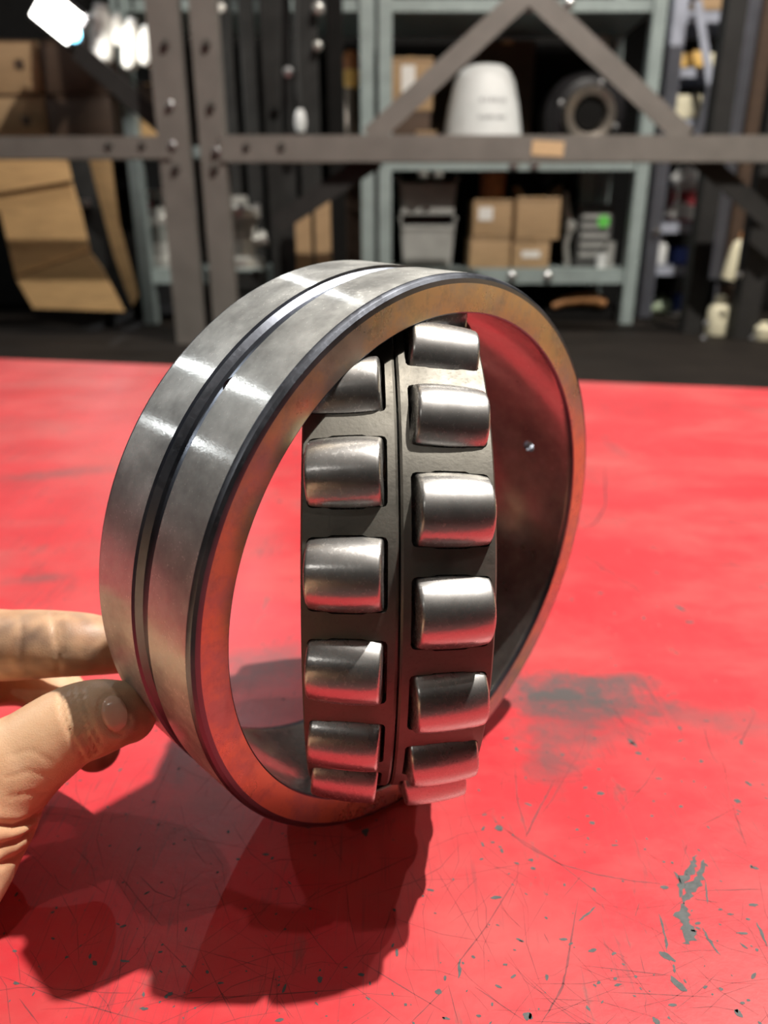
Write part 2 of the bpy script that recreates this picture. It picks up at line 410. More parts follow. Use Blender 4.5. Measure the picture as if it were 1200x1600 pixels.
# paint chips and scratches: thin shapes on the paint, one joined part each
def blob(bm, c, rx, ry, rot, z, n=14, jag=0.35):
    vs = []
    ph = rnd.random() * 10
    for k in range(n):
        a = 2 * math.pi * k / n
        q = 1 + jag * (noise.noise(Vector((math.cos(a) * 1.3 + ph, math.sin(a) * 1.3, ph))) * 1.6 + rnd.uniform(-0.25, 0.25))
        x, y = rx * q * math.cos(a), ry * q * math.sin(a)
        vs.append(bm.verts.new((c.x + x * math.cos(rot) - y * math.sin(rot), c.y + x * math.sin(rot) + y * math.cos(rot), z)))
    bm.faces.new(vs)
def strip(bm, pts, wid, z, jag=0.3, sub=6):
    P = []
    for a, c in zip(pts, pts[1:]):
        for k in range(sub): P.append(a.lerp(c, k / sub))
    P.append(pts[-1]); Lf = []; Rt = []
    for i, p in enumerate(P):
        d = (P[min(i + 1, len(P) - 1)] - P[max(i - 1, 0)]); d.z = 0; d.normalize()
        s_ = Vector((-d.y, d.x, 0)); tpr = min(1, 4 * min(i, len(P) - 1 - i) / len(P) + 0.12)
        wv = wid * tpr * (1 + rnd.uniform(-jag, jag)); off = s_ * wid * rnd.uniform(-jag, jag) * 0.6
        Lf.append(bm.verts.new((p + off + s_ * wv / 2).to_tuple()[:2] + (z,))); Rt.append(bm.verts.new((p + off - s_ * wv / 2).to_tuple()[:2] + (z,)))
    for k in range(len(P) - 1): bm.faces.new([Lf[k], Rt[k], Rt[k + 1], Lf[k + 1]])
def qt(x, y): return on_table(700 + x * 0.41667, 1000 + y * 0.41667)
chips = bmesh.new(); scr = bmesh.new(); ZC, ZS = 0.00006, 0.00003
for pts, wd in ((((965, 825), (945, 890), (905, 945), (885, 990)), 3.0), (((885, 985), (880, 1040), (905, 1095), (885, 1140)), 3.6), (((930, 805), (915, 850), (880, 905), (868, 965)), 2.6),
                (((848, 868), (878, 915)), 0.9), (((955, 1078), (975, 1120), (1020, 1182)), 0.9), (((1158, 1058), (1196, 1150)), 0.9), (((790, 1025), (815, 1110), (822, 1170)), 0.7),
                (((845, 1215), (850, 1250)), 0.7), (((490, 1055), (555, 1000)), 0.7), (((45, 1195), (40, 1270)), 0.9), (((965, 900), (972, 990)), 0.7), (((100, 10), (110, 20)), 0.5)):
    strip(chips, [qt(*p) for p in pts], wd / 1000, ZC, 0.4)
for (x, y, rx, ry, rot) in ((822, 1188, 3.6, 2.0, -.8), (862, 1290, 4.8, 1.9, -1.0), (842, 1370, 2.0, .8, 0), (810, 928, 2.6, 1.1, 0), (690, 385, 2.2, 4.6, .3), (715, 425, 2.6, 1.6, 0), (572, 577, 2.5, 1.9, 0),
                            (541, 685, 2.0, 1.5, 0), (190, 705, 2.2, 2.6, .6), (182, 965, 3.8, 1.1, .1), (320, 857, 1.7, 1.0, 0), (258, 410, 1.4, 2.2, 0), (298, 1412, 2.4, 1.9, 0), (432, 1122, 2.0, .8, 0),
                            (540, 1165, 2.6, .8, .3), (1085, 605, 2.5, 1.9, 0), (1145, 995, 2.6, 1.1, 0), (1103, 1100, 3.2, .6, 0), (922, 530, .9, 1.2, 0), (877, 530, .9, .9, 0), (771, 605, .9, .8, 0), (765, 660, 1.1, .9, 0),
                            (625, 770, 2.4, .6, 0), (1060, 1028, 2.0, .6, 0), (1125, 1048, 1.2, .8, 0), (875, 625, 1.5, 1.1, 0), (950, 455, 1.5, 1.6, 0), (1100, 385, 1.4, 3.0, -.5), (790, 520, 2.4, .8, -.2), (1130, 540, 1.5, 2.8, .5),
                            (870, 330, 1.2, 2.4, 0), (565, 485, 1.6, .9, 0), (430, 430, 1.4, 1.2, 0), (660, 560, .9, .6, 0), (400, 810, .8, .6, 0), (655, 905, .8, .5, 0), (215, 1217, 1.4, .7, 0), (1105, 1362, 1.2, .7, 0), (1090, 1400, 1.4, 2.2, .7),
                            (780, 1430, 1.8, 2.0, 0), (525, 1380, .7, 1.4, .4), (115, 1410, 1.2, .7, 0), (270, 1125, 2.4, .6, -.5), (1150, 855, 2.2, 1.0, -.4), (310, 825, 2.0, 1.0, 0), (485, 712, 1.2, .9, 0)):
    blob(chips, qt(x, y), rx / 1700, ry / 1700, rot, ZC)
for (x, y, rx, ry, rot) in ((1062, 950, 2.4, 6.5, .45), (1078, 972, 5, 2.0, 0), (1026, 895, 1.6, 4.2, .5), (937, 927, 5, 1.6, 0), (940, 890, 1.8, 1.6, 0), (960, 958, 1.6, 1.6, 0), (1184, 852, 1.6, 2.2, 0), (1072, 698, 2.6, 2.4, 0), (893, 937, 2, 2, 0), (1006, 965, 1.5, 4, -.4), (982, 862, 2, 2, 0),
                            (437, 783, 3, 3, 0), (148, 1505, 1.8, 1.0, -.6), (225, 1576, 2.4, .8, 0), (485, 1420, 1.0, .8, 0), (345, 1536, 1.6, .6, 0), (570, 1300, 2.6, 3.2, 0), (415, 1335, 2.0, 1.0, 0), (195, 1502, 2.6, .7, -.1), (620, 1488, .8, 2.4, 0), (565, 1523, 1.8, .9, 0), (540, 1512, 1.2, .5, 0), (575, 1560, 1.6, .5, -.6), (500, 1530, 1.4, 1.8, 0), (685, 1550, 1.8, 1.4, 0), (240, 1253, 1.2, 1.0, 0)):
    blob(chips, on_table(x, y), rx / 1700, ry / 1700, rot, ZC)
for k in range(480):
    x, y = rnd.uniform(0, 1200), rnd.uniform(900, 1600) ** 1.0
    p = on_table(x, y); s_ = rnd.uniform(0.15, 0.75) / 1000 * (0.8 + p.y)
    blob(chips, p, s_ * rnd.uniform(0.7, 2.0), s_ * 0.7, rnd.uniform(0, 3), ZC, 8)
for pts, wd in ((((130, 640), (290, 770), (420, 840), (560, 880), (700, 905), (860, 920)), .55), (((400, 520), (320, 680), (290, 740)), .8), (((250, 450), (260, 600), (300, 740)), .4), (((490, 960), (450, 1200), (430, 1300), (350, 1440)), .6),
                (((280, 850), (140, 1080), (0, 1260)), .35), (((800, 440), (740, 540), (620, 670)), .4), (((1030, 450), (1060, 600), (1130, 810)), .35), (((1160, 850), (1000, 760)), .35), (((100, 1300), (290, 1430)), .35), (((940, 940), (1180, 935)), .4),
                (((920, 970), (1020, 985)), .5), (((940, 700), (1095, 622)), .35), (((180, 690), (420, 840), (640, 1010)), .35), (((500, 1220), (850, 1260)), .3), (((600, 1320), (1000, 1340)), .25), (((420, 980), (520, 860)), .25), (((720, 1180), (740, 1260)), .3),
                (((480, 440), (390, 600), (330, 680)), .3), (((700, 1040), (720, 980)), .25), (((360, 1100), (380, 1140)), .35), (((1150, 280), (1090, 400)), .5), (((620, 250), (660, 320)), .5), (((960, 330), (990, 440)), .5), (((0, 1290), (40, 1440)), .3)):
    strip(scr, [qt(*p) for p in pts], wd / 1000, ZS, 0.35)
for pts, wd in ((((0, 1525), (95, 1560), (240, 1600)), .25), (((310, 1480), (370, 1600)), .25), (((560, 1500), (700, 1585)), .3), (((640, 1600), (700, 1540)), .3), (((430, 1510), (415, 1590)), .35), (((480, 1410), (660, 1330)), .25), (((330, 1560), (560, 1545)), .25), (((60, 1600), (30, 1560)), .25),
                (((945, 720), (946, 790), (930, 818), (905, 830)), 1.6), (((900, 860), (940, 885), (1020, 938)), 1.2), (((1075, 880), (1200, 886)), 1.0), (((1100, 820), (1200, 812)), 1.4)):
    strip(scr, [on_table(*p) for p in pts], wd / 1000, ZS, 0.35)
for k in range(330):
    p = on_table(rnd.uniform(-50, 1250), rnd.uniform(1150, 1640)); a = rnd.choice((0.6, 2.4, 1.4, 0.1, 2.0)) + rnd.gauss(0, 0.3)
    l_ = rnd.uniform(0.004, 0.04); bow = rnd.uniform(-0.1, 0.1) * l_
    d = Vector((math.cos(a), math.sin(a), 0)); n_ = Vector((-d.y, d.x, 0))
    strip(scr, [p, p + d * l_ * .5 + n_ * bow, p + d * l_], rnd.uniform(0.00008, 0.0002), ZS, 0.4)
for bm_, nm, mt in ((chips, 'paint_chips', 'chip'), (scr, 'scratches', 'scratch')):
    for f in bm_.faces:
        f.normal_update()
        if f.normal.z < 0: f.normal_flip()
    mb = MB(); mb._merge(bm_, Matrix()); o = mb.build(nm, M[mt], tbl); o['kind'] = 'stuff'

# ------------------------------------------------------------------ the spherical roller bearing
BC = Vector((0.00003, 0.26033, CAM_H - 0.11140))                 # common centre of both rings
n_out = Vector((0.71404, -0.69841, -0.0487)).normalized()          # axis of the outer ring, towards the viewer's right
m_in = Vector((0.99880, 0.04584, -0.01732)).normalized()           # axis of the tipped inner assembly
def frame(zax, c, xhint):
    x = (xhint - zax * xhint.dot(zax)).normalized(); y = zax.cross(x)
    return Matrix.Translation(c) @ Matrix((x, y, zax)).transposed().to_4x4()
MO = frame(n_out, BC, Vector((0, 0, 1)))
view_fwd = Vector((0, cP, -sP)); down = Vector((0, -sP, -cP))
MI = frame(m_in, BC, -view_fwd)                                    # local x towards the viewer, y = m x x
base = Vector((BC.x + n_out.x * 0.02, BC.y + n_out.y * 0.02, 0.0))
brg = thing('roller_bearing', 'large steel spherical roller bearing standing on the red table, its roller assembly swivelled sideways', 'bearing', base)
def put(o, mw): o.matrix_world = mw; return o
def child(mb, name, mat, mw, smooth=True, angle=30):
    o = mb.build(name, mat, brg, smooth, angle)
    o.matrix_basis = Matrix.Translation(-base) @ mw
    return o
RS = 0.0914
prof = [(0.0971, 0.0265), (0.0985, 0.0261), (0.0994, 0.0253), (0.0999, 0.0243), (0.1000, 0.0238)]
prof += [(0.1000, 0.0046), (0.0991, 0.0043), (0.0976, 0.0024), (0.0974, 0.0012), (0.0974, -0.0012), (0.0976, -0.0024), (0.0991, -0.0043), (0.1000, -0.0046)]
prof += [(0.1000, -0.0238), (0.0999, -0.0243), (0.0994, -0.0253), (0.0985, -0.0261), (0.0971, -0.0265)]
prof += [(0.0884, -0.0265), (0.0880, -0.0262)]
za = 0.0245
prof += [(math.sqrt(RS ** 2 - z * z), z) for z in [-za + 2 * za * k / 24 for k in range(25)]]
prof += [(0.0880, 0.0262), (0.0884, 0.0265)]
mb = MB().lathe(prof, 256, None, True)
ring = child(mb, 'outer_ring', M['od'], MO, True, 18)
me = ring.data
for nm in ('face', 'dark_steel', 'race'): me.materials.append(M[nm])
for p in me.polygons:
    c = p.center; r = math.hypot(c.x, c.y); z = c.z
    if abs(z) > 0.0263 and 0.0885 < r < 0.0970: p.material_index = 1
    elif abs(z) > 0.0238 and r > 0.0970: p.material_index = 2
    elif abs(z) < 0.0046 and r > 0.096: p.material_index = 2
    elif abs(z) > 0.0244 and r < 0.0886: p.material_index = 2
    elif r < 0.0920: p.material_index = 3
# three oil holes through the groove
def local_dir(mw, pw): q = mw.inverted() @ pw; return math.atan2(q.y, q.x)
a1 = local_dir(MO, Vector((-0.0436, 0.2070, CAM_H - 0.0389)))
cut = MB()
for k in range(3):
    a = a1 + k * 2 * math.pi / 3
    d = Vector((math.cos(a), math.sin(a), 0)); ofs = Vector((0, 0, 0.0018))
    cut.tube([d * 0.080 + ofs, d * 0.110 + ofs], 0.0026, 20)
cut_o = cut.build('cutter', M['dark_steel'])
cut_o.matrix_world = MO
md = ring.modifiers.new('holes', 'BOOLEAN'); md.object = cut_o; md.operation = 'DIFFERENCE'; md.solver = 'EXACT'
bpy.context.view_layer.update()
dg = bpy.context.evaluated_depsgraph_get()
me2 = bpy.data.meshes.new_from_object(ring.evaluated_get(dg))
ring.modifiers.clear(); ring.data = me2; me2.name = 'outer_ring'
bpy.data.objects.remove(cut_o)

# inner ring with two raceways and a bore
NR, A0, RP, TILT, RL, RR = 19, 0.0139, 0.0803, 0.152, 0.0102, 0.01075
iprof = [(0.055, -0.026), (0.055, 0.026), (0.0555, 0.0265), (0.0725, 0.0265), (0.0730, 0.026), (0.0728, 0.0247)]
race = []
for k in range(9):
    t = -1 + 2 * k / 8
    rr = RP - (RR - (t * RL) ** 2 / 0.17 + 0.0001) - t * RL * math.sin(TILT)
    race.append((rr, A0 + t * RL * math.cos(TILT)))
race = race[::-1]
iprof += [(race[0][0] - 0.0003, race[0][1] + 0.0003)] + race + [(0.0738, 0.0030), (0.0738, -0.0030)] + [(r, -z) for r, z in race[::-1]] + [(race[0][0] - 0.0003, -race[0][1] - 0.0003), (0.0728, -0.0247), (0.0730, -0.026), (0.0725, -0.0265), (0.0555, -0.0265)]
child(MB().lathe(iprof, 128, None, True), 'inner_ring', M['race'], MI, True, 25)

# rollers: one mesh, 38 objects
rp = [(0, RL - 0.0004), (0.003, RL - 0.0004), (0.0036, RL), ]
rend = RR - RL ** 2 / 0.17
for k in range(5):
    a = math.pi / 2 * k / 4
    rp.append((rend - 0.0011 + 0.0011 * math.sin(a) - (0.0 if k < 4 else 0), RL - 0.0011 + 0.0011 * math.cos(a)))
for k in range(1, 10):
    t = 0.0091 * (1 - 2 * k / 10); rp.append((RR - t * t / 0.17, t))
rp += [(r, -z) for r, z in rp[:8][::-1]]
r0 = None
PH = {-1: -0.608, 1: -0.814}
cage_phase = {}
for s_ in (-1, 1):
    for k in range(NR):
        g = PH[s_] + k * 2 * math.pi / NR
        rd = -math.cos(g) * view_fwd + math.sin(g) * down
        rd = (rd - m_in * rd.dot(m_in)).normalized()
        c = BC + m_in * s_ * A0 + RP * rd
        ax = (m_in * math.cos(TILT) - rd * s_ * math.sin(TILT)).normalized()
        mw = frame(ax, c, rd)
        if r0 is None:
            r0 = child(MB().lathe(rp, 56), 'roller', M['roller'], mw, True, 50)
        else:
            o = r0.copy(); COL.objects.link(o); o.parent = brg; o.matrix_basis = Matrix.Translation(-base) @ mw

# two window cages
def cage(s_):
    bm = bmesh.new(); th = 0.0030
    ax = [0.0003, 0.0010, 0.0031]
    win = [0.0031, 0.0036, 0.0045, 0.0075, 0.0085, 0.0098, 0.0180, 0.0193, 0.0203, 0.0232, 0.0241, 0.0247]
    us = ax[:-1] + win + [0.0258, 0.0263]
    def rout(u):
        base_r = 0.0852 - 0.0022 * (u / 0.026) ** 2
        if u < 0.0005: base_r -= 0.0005
        if u > 0.0260: base_r -= 0.0006
        return base_r
    H0 = 0.1190
    def half(u):
        if u <= 0.0032 or u >= 0.0246: return H0 - 0.016
        if u <= 0.0037 or u >= 0.0240: return H0 - 0.004
        if 0.0080 < u < 0.0200: return H0 + (0.006 if 0.0090 < u < 0.0190 else 0.0)
        return H0
    nb, nw = 5, 8
    rows = []
    g0 = local_dir(MI, BC + (-math.cos(PH[s_]) * view_fwd + math.sin(PH[s_]) * down))
    sgn = 1
    for k in range(NR):
        c = k * 2 * math.pi / NR
        for i in range(nw): rows.append(('w', c, -1 + 2 * i / nw))
        for i in range(nb): rows.append(('b', c, i / nb))
    ang = lambda row, u: (row[1] + row[2] * half(u)) if row[0] == 'w' else (row[1] + half(u) + row[2] * (2 * math.pi / NR - 2 * half(u)))
    V = {}
    n = len(rows)
    for j, row in enumerate(rows):
        for i, u in enumerate(us):
            a = g0 + ang(row, u)
            for lay, r in ((0, rout(u)), (1, rout(u) - th)):
                V[j, i, lay] = bm.verts.new((r * math.cos(a), r * math.sin(a), s_ * u))
    w0, w1 = us.index(0.0031), us.index(0.0247)
    solid = lambda j, i: not (rows[j % n][0] == 'w' and w0 <= i < w1)
    for j in range(n):
        j2 = (j + 1) % n
        for i in range(len(us) - 1):
            if not solid(j, i): continue
            bm.faces.new([V[j, i, 0], V[j2, i, 0], V[j2, i + 1, 0], V[j, i + 1, 0]])
            bm.faces.new([V[j, i, 1], V[j, i + 1, 1], V[j2, i + 1, 1], V[j2, i, 1]])
            if i == 0 or not solid(j, i - 1): bm.faces.new([V[j, i, 0], V[j, i, 1], V[j2, i, 1], V[j2, i, 0]])
            if i == len(us) - 2 or not solid(j, i + 1): bm.faces.new([V[j, i + 1, 0], V[j2, i + 1, 0], V[j2, i + 1, 1], V[j, i + 1, 1]])
            if not solid(j - 1, i): bm.faces.new([V[j, i, 0], V[j, i + 1, 0], V[j, i + 1, 1], V[j, i, 1]])
            if not solid(j + 1, i): bm.faces.new([V[j2, i, 0], V[j2, i, 1], V[j2, i + 1, 1], V[j2, i + 1, 0]])
    loose = [v for v in bm.verts if not v.link_faces]
    bmesh.ops.delete(bm, geom=loose, context='VERTS')
    bmesh.ops.recalc_face_normals(bm, faces=bm.faces[:])
    mb = MB(); mb._merge(bm, Matrix())
    # outer side flange of the cage
    mb.lathe([(0.0822, s_ * 0.0250), (0.0822, s_ * 0.0263), (0.0745, s_ * 0.0266), (0.0745, s_ * 0.0253)], 128, None, True)
    return child(mb, 'cage', M['cage'], MI, True, 30)
cage(-1); cage(1)

# ------------------------------------------------------------------ the hand
hand_parts = MB()
def chain(pts, n=22, flat=1.0):
    """pts: (px, py, depth mm, radius mm) joints; resampled to a smooth tube"""
    P = [cam_pt(a, b_, d / 1000) for a, b_, d, r in pts]; Rr = [r / 1000 for *_, r in pts]
    out, ro = [], []
    for i in range(len(P) - 1):
        p0, p1, p2, p3 = P[max(i - 1, 0)], P[i], P[i + 1], P[min(i + 2, len(P) - 1)]
        for k in range(8):
            t = k / 8
            out.append(0.5 * ((2 * p1) + (p2 - p0) * t + (2 * p0 - 5 * p1 + 4 * p2 - p3) * t * t + (3 * p1 - p0 - 3 * p2 + p3) * t ** 3))
            ro.append(Rr[i] * (1 - t) + Rr[i + 1] * t)
    out.append(P[-1]); ro.append(Rr[-1])
    # round ends
    d = (out[-1] - out[-2]).normalized(); e, re = out[-1].copy(), ro[-1]
    for k in range(1, 6):
        a = math.pi / 2 * k / 6; out.append(e + d * re * math.sin(a) * 0.9); ro.append(re * math.cos(a))
    d = (out[0] - out[1]).normalized(); e, re = out[0].copy(), ro[0]
    for k in range(1, 6):
        a = math.pi / 2 * k / 6; out.insert(0, e + d * re * math.sin(a) * 0.9); ro.insert(0, re * math.cos(a))
    hand_parts.tube(out, ro, n, flat, view_fwd)
THUMB = [(-96, 1318, 233, 25), (-44, 1264, 233, 21.5), (4, 1212, 235, 17), (56, 1172, 236, 14.0), (108, 1136, 237, 12.8), (150, 1122, 238, 12.4), (186, 1116, 240, 10.8), (203, 1116, 242, 9.4)]
INDEX = [(-190, 1090, 285, 14), (-70, 1015, 275, 13.2), (20, 1008, 266, 12.6), (80, 1006, 262, 11.8), (135, 1007, 263, 11.0), (182, 1012, 268, 9.4)]
MIDDLE = [(-200, 1140, 294, 13), (-60, 1070, 294, 12), (30, 1058, 292, 11), (80, 1078, 288, 10.5), (125, 1130, 281, 10), (152, 1172, 277, 8.6)]
RINGF = [(-210, 1200, 276, 13), (-100, 1165, 282, 11), (-20, 1170, 282, 10.4), (20, 1190, 276, 10), (30, 1210, 268, 8.6)]
LITTLE = [(-220, 1250, 256, 12), (-130, 1215, 268, 9.8), (-70, 1215, 266, 9), (-35, 1230, 258, 7.6)]
PALM = [(-215, 1110, 276, 20), (-225, 1200, 264, 22), (-215, 1300, 240, 23)]
PALM2 = [(-120, 1150, 258, 18), (-115, 1240, 246, 22), (-125, 1330, 230, 24)]
WRIST = [(-100, 1325, 230, 25), (-195, 1450, 205, 26), (-330, 1640, 175, 28), (-520, 1850, 150, 31), (-1400, 2600, 90, 34), (3838, -1592, -72.5, 40)]
WEB = [(-42, 1190, 243, 13), (-110, 1125, 262, 15), (-190, 1100, 280, 15)]
PALM3 = [(-100, 1250, 244, 22), (-165, 1190, 262, 22), (-215, 1120, 276, 20)]
PALM4 = [(-150, 1300, 240, 24), (-200, 1230, 256, 24), (-225, 1150, 272, 22)]
for c in (THUMB, INDEX, MIDDLE, RINGF, LITTLE, PALM, PALM2, PALM3, PALM4, WEB, WRIST): chain(c)
tmp = hand_parts.build('hand_raw', M['skin'])
md = tmp.modifiers.new('r', 'REMESH'); md.mode = 'VOXEL'; md.voxel_size = 0.0010; md.use_smooth_shade = True
md = tmp.modifiers.new('s', 'SMOOTH'); md.factor = 0.5; md.iterations = 14
bpy.context.view_layer.update(); dg = bpy.context.evaluated_depsgraph_get()
hm = bpy.data.meshes.new_from_object(tmp.evaluated_get(dg)); hm.name = 'bare_hand'
bpy.data.objects.remove(tmp)
bm = bmesh.new(); bm.from_mesh(hm)
bvh = BVHTree.FromBMesh(bm)
camp = Vector((0, 0, CAM_H))
def hit(px, py):
    d = (cam_pt(px, py, 1.0) - camp).normalized()
    h_ = bvh.ray_cast(camp, d)
    return (h_[0], h_[1]) if h_[0] is not None else (None, None)
# skin creases: (photo px polyline, depth mm, width mm)
CREASE = [(((103, 1078), (110, 1110), (126, 1150), (146, 1186)), 1.3, .7), (((113, 1074), (119, 1105), (135, 1145), (154, 1180)), 1.4, .7), (((126, 1070), (129, 1098), (142, 1135), (158, 1165)), 1.0, .6), (((93, 1086), (99, 1118), (115, 1160), (134, 1192)), .9, .7),
          (((119, 1090), (134, 1086)), .4, .5), (((0, 1290), (25, 1292), (46, 1285), (70, 1268)), 2.0, 1.3), (((0, 1324), (30, 1315), (64, 1293)), 1.6, 1.2), (((0, 1352), (28, 1340), (54, 1318)), 1.2, 1.2),
          (((20, 1180), (48, 1172), (80, 1190)), .2, .8), (((10, 1215), (45, 1205), (85, 1215)), .25, .8), (((15, 1245), (45, 1240), (75, 1238)), .3, .8), (((82, 958), (86, 990), (92, 1030), (90, 1055)), .8, .8), (((90, 958), (95, 990), (98, 1025)), .5, .7), (((30, 958), (33, 990), (30, 1030)), .4, .9),
          (((157, 1096), (155, 1112), (161, 1130), (174, 1145), (192, 1149)), .8, .6), (((160, 1090), (176, 1084), (190, 1092), (197, 1110), (203, 1132)), .6, .6)]
segs = []
for pts, dp, wd in CREASE:
    for a, c in zip(pts, pts[1:]):
        for k in range(10):
            t = k / 10; h_, nn = hit(a[0] + (c[0] - a[0]) * t, a[1] + (c[1] - a[1]) * t)
            if h_ is not None: segs.append((h_, dp / 1000, wd / 1000))
from mathutils.kdtree import KDTree
kd = KDTree(len(segs))
for i, s_ in enumerate(segs): kd.insert(s_[0], i)
kd.balance()
# grime near the finger ends and on the index, per vertex
bm.normal_update()
gl = bm.verts.layers.float.new('grime')
spots = [(hit(x, y)[0], r / 1000, s_) for x, y, r, s_ in ((225, 1118, 10, .75), (205, 1140, 7, .5), (190, 1068, 7, .35), (45, 1000, 17, .70), (120, 1000, 18, .66), (75, 1020, 15, .62), (5, 1010, 17, .66), (60, 1055, 12, .6), (165, 1190, 12, .7), (150, 1012, 12, .6))]
nrm = {v.index: v.normal.copy() for v in bm.verts}
for v in bm.verts:
    co, i, dist = kd.find(v.co)
    if i is not None and dist < segs[i][2] * 2.5:
        v.co -= nrm[v.index] * segs[i][1] * math.exp(-(dist / segs[i][2]) ** 2)
    g = 0.0
    for p, r, s_ in spots:
        if p is None: continue
        d = (v.co - p).length
        if d < r * 2: g = max(g, s_ * math.exp(-(d / r) ** 2 * 1.2))
    if g:
        g *= 0.75 + 0.6 * noise.noise(v.co * 220)
    v[gl] = max(0.0, min(1.0, g))
bm.to_mesh(hm); 
hm.polygons.foreach_set('use_smooth', [True] * len(hm.polygons))
hm.materials.clear(); hm.materials.append(M['skin'])
hand = bpy.data.objects.new('bare_hand', hm); COL.objects.link(hand)
tag(hand, 'bare left hand and forearm pinching the bearing ring between thumb and fingers at the left', 'hand')
# thumb nail, a thin curved plate lying in the skin
bvh2 = BVHTree.FromBMesh(bm)
nb = bmesh.new(); rows = []
for j in range(9):
    vv = -1 + 2 * j / 8; row = []
    for i in range(9):
        uu = -1 + 2 * i / 8
        k = math.sqrt(max(0, 1 - 0.5 * vv * vv)); l_ = math.sqrt(max(0, 1 - 0.5 * uu * uu))
        x, y = uu * k * 20, vv * l_ * 28
        a = R(-14); px, py = 178 + x * math.cos(a) - y * math.sin(a) * 0.9, 1115 + x * math.sin(a) + y * math.cos(a)
        d = (cam_pt(px, py, 1.0) - camp).normalized(); h_, nn, *_ = bvh2.ray_cast(camp, d)
        if h_ is None: h_, nn = cam_pt(px, py, 0.226), -view_fwd
        lift = 0.0005 * (1 - max(abs(uu), abs(vv)) ** 6) + 0.0001 + (0.0004 if i == 8 else 0)
        row.append((h_ + nn * lift, nn))
    rows.append(row)
top = [[nb.verts.new(p) for p, n_ in row] for row in rows]; bot = [[nb.verts.new(p - n_ * 0.0008) for p, n_ in row] for row in rows]
for j in range(8):
    for i in range(8):
        nb.faces.new([top[j][i], top[j][i + 1], top[j + 1][i + 1], top[j + 1][i]]); nb.faces.new([bot[j][i], bot[j + 1][i], bot[j + 1][i + 1], bot[j][i + 1]])
edge = [(0, i) for i in range(9)] + [(j, 8) for j in range(1, 9)] + [(8, i) for i in range(7, -1, -1)] + [(j, 0) for j in range(7, 0, -1)]
for (a, b_), (c, d) in zip(edge, edge[1:] + edge[:1]): nb.faces.new([top[a][b_], bot[a][b_], bot[c][d], top[c][d]])
bmesh.ops.recalc_face_normals(nb, faces=nb.faces[:])
mb = MB(); mb._merge(nb, Matrix()); nl = mb.build('nail', M['nail'], hand, True, 60); nl['label'] = 'short pale thumb nail'
bm.free()

# ------------------------------------------------------------------ behind: dark bench the racks stand on
DECK = -0.10
bn = thing('low_dark_bench', 'long low dark bench behind the red table carrying racks and shelving', 'bench', (0, 2.5, FLOOR_Z))
MB().box((0, 0, DECK - FLOOR_Z - 0.025), (5.6, 2.0, 0.05), None, 0.004).build('bench_top', M['bench'], bn)
for x in (-2.6, -0.9, 0.9, 2.6):
    for y in (-0.9, 0.9): MB().box((x, y, (DECK - FLOOR_Z - 0.05) / 2), (0.09, 0.09, DECK - FLOOR_Z - 0.05)).build('leg', M['black'], bn)

# racks: two neighbouring frames of the near rack
YR = 2.2
def ubar(name, px, w, y, z0, z1, mat, parent, depth=0.05, pyref=250):
    x = X(px, y, Z(pyref, y))
    c = MB()
    c.box((x, y, (z0 + z1) / 2), (w, 0.004, z1 - z0))
    for s_ in (-1, 1): c.box((x + s_ * (w / 2 - 0.002), y + depth / 2, (z0 + z1) / 2), (0.004, depth, z1 - z0))
    return c.build(name, mat, parent, world=True)
def bolt(px, py, y, mat, parent, r=0.009):
    p = at(px, py, y)
    return MB().lathe([(0, 0.007), (r * .75, 0.007), (r, 0.005), (r, 0), (r * 1.3, 0), (r * 1.3, -0.0015), (0, -0.0015)], 6, Matrix.Translation(p) @ Matrix.Rotation(math.pi / 2, 4, 'X')).build('bolt', mat, parent, world=True)
rk1 = thing('steel_rack', 'grey-brown steel rack frame at far left with one horizontal beam', 'rack', (-1.0, YR, DECK))
up1 = ubar('upright', 273, 0.080, YR, DECK, 1.15, M['rack'], rk1)
def hbeam(px0, px1, py0, py1, y, mat, parent, name='beam'):
    z0, z1 = Z(py1, y), Z(py0, y); x0, x1 = X(px0, y, z0), X(px1, y, z0)
    c = MB(); c.box(((x0 + x1) / 2, y, (z0 + z1) / 2), (x1 - x0, 0.004, z1 - z0))
    for z in (z0 + 0.002, z1 - 0.002): c.box(((x0 + x1) / 2, y + 0.022, z), (x1 - x0, 0.04, 0.004))
    return c.build(name, mat, parent, world=True)
bm1 = hbeam(-420, 268, 213, 248, YR - 0.006, M['rack'], rk1)
MB().bar(at(120, 78, YR + 0.06), at(262, 203, YR + 0.06), 0.048, 0.006).build('brace', M['rack_dark'], rk1, world=True)
ubar('upright', -440, 0.080, YR, DECK, 1.15, M['rack'], rk1)
for (px, py, k) in ((170, 227, 0), (222, 227, 0), (269, 226, 1), (258, 68, 0), (266, 163, 1), (275, 262, 0)): bolt(px, py, YR - 0.0085, M['bolt'] if k else M['bolt_dark'], bm1 if 200 < py < 250 else up1)
rk2 = thing('steel_rack', 'grey-brown steel rack frame across the middle with V-shaped braces above its beam', 'rack', (0.3, YR, DECK))
up2 = ubar('upright', 333, 0.066, YR, DECK, 1.15, M['rack'], rk2)
bm2 = hbeam(345, 1420, 211, 253, YR - 0.006, M['rack'], rk2)
MB().bar(at(820, -8, YR + 0.008), at(578, 215, YR + 0.008), 0.052, 0.006).build('brace', M['rack'], rk2, world=True)
MB().bar(at(834, -8, YR + 0.015), at(1072, 215, YR + 0.015), 0.052, 0.006).build('brace', M['rack'], rk2, world=True)
MB().bar(at(590, 246, YR + 0.03), at(430, 352, YR + 0.03), 0.050, 0.006).build('brace', M['rack_dark'], rk2, world=True)  # same paint as the upper braces, shade put into its colour
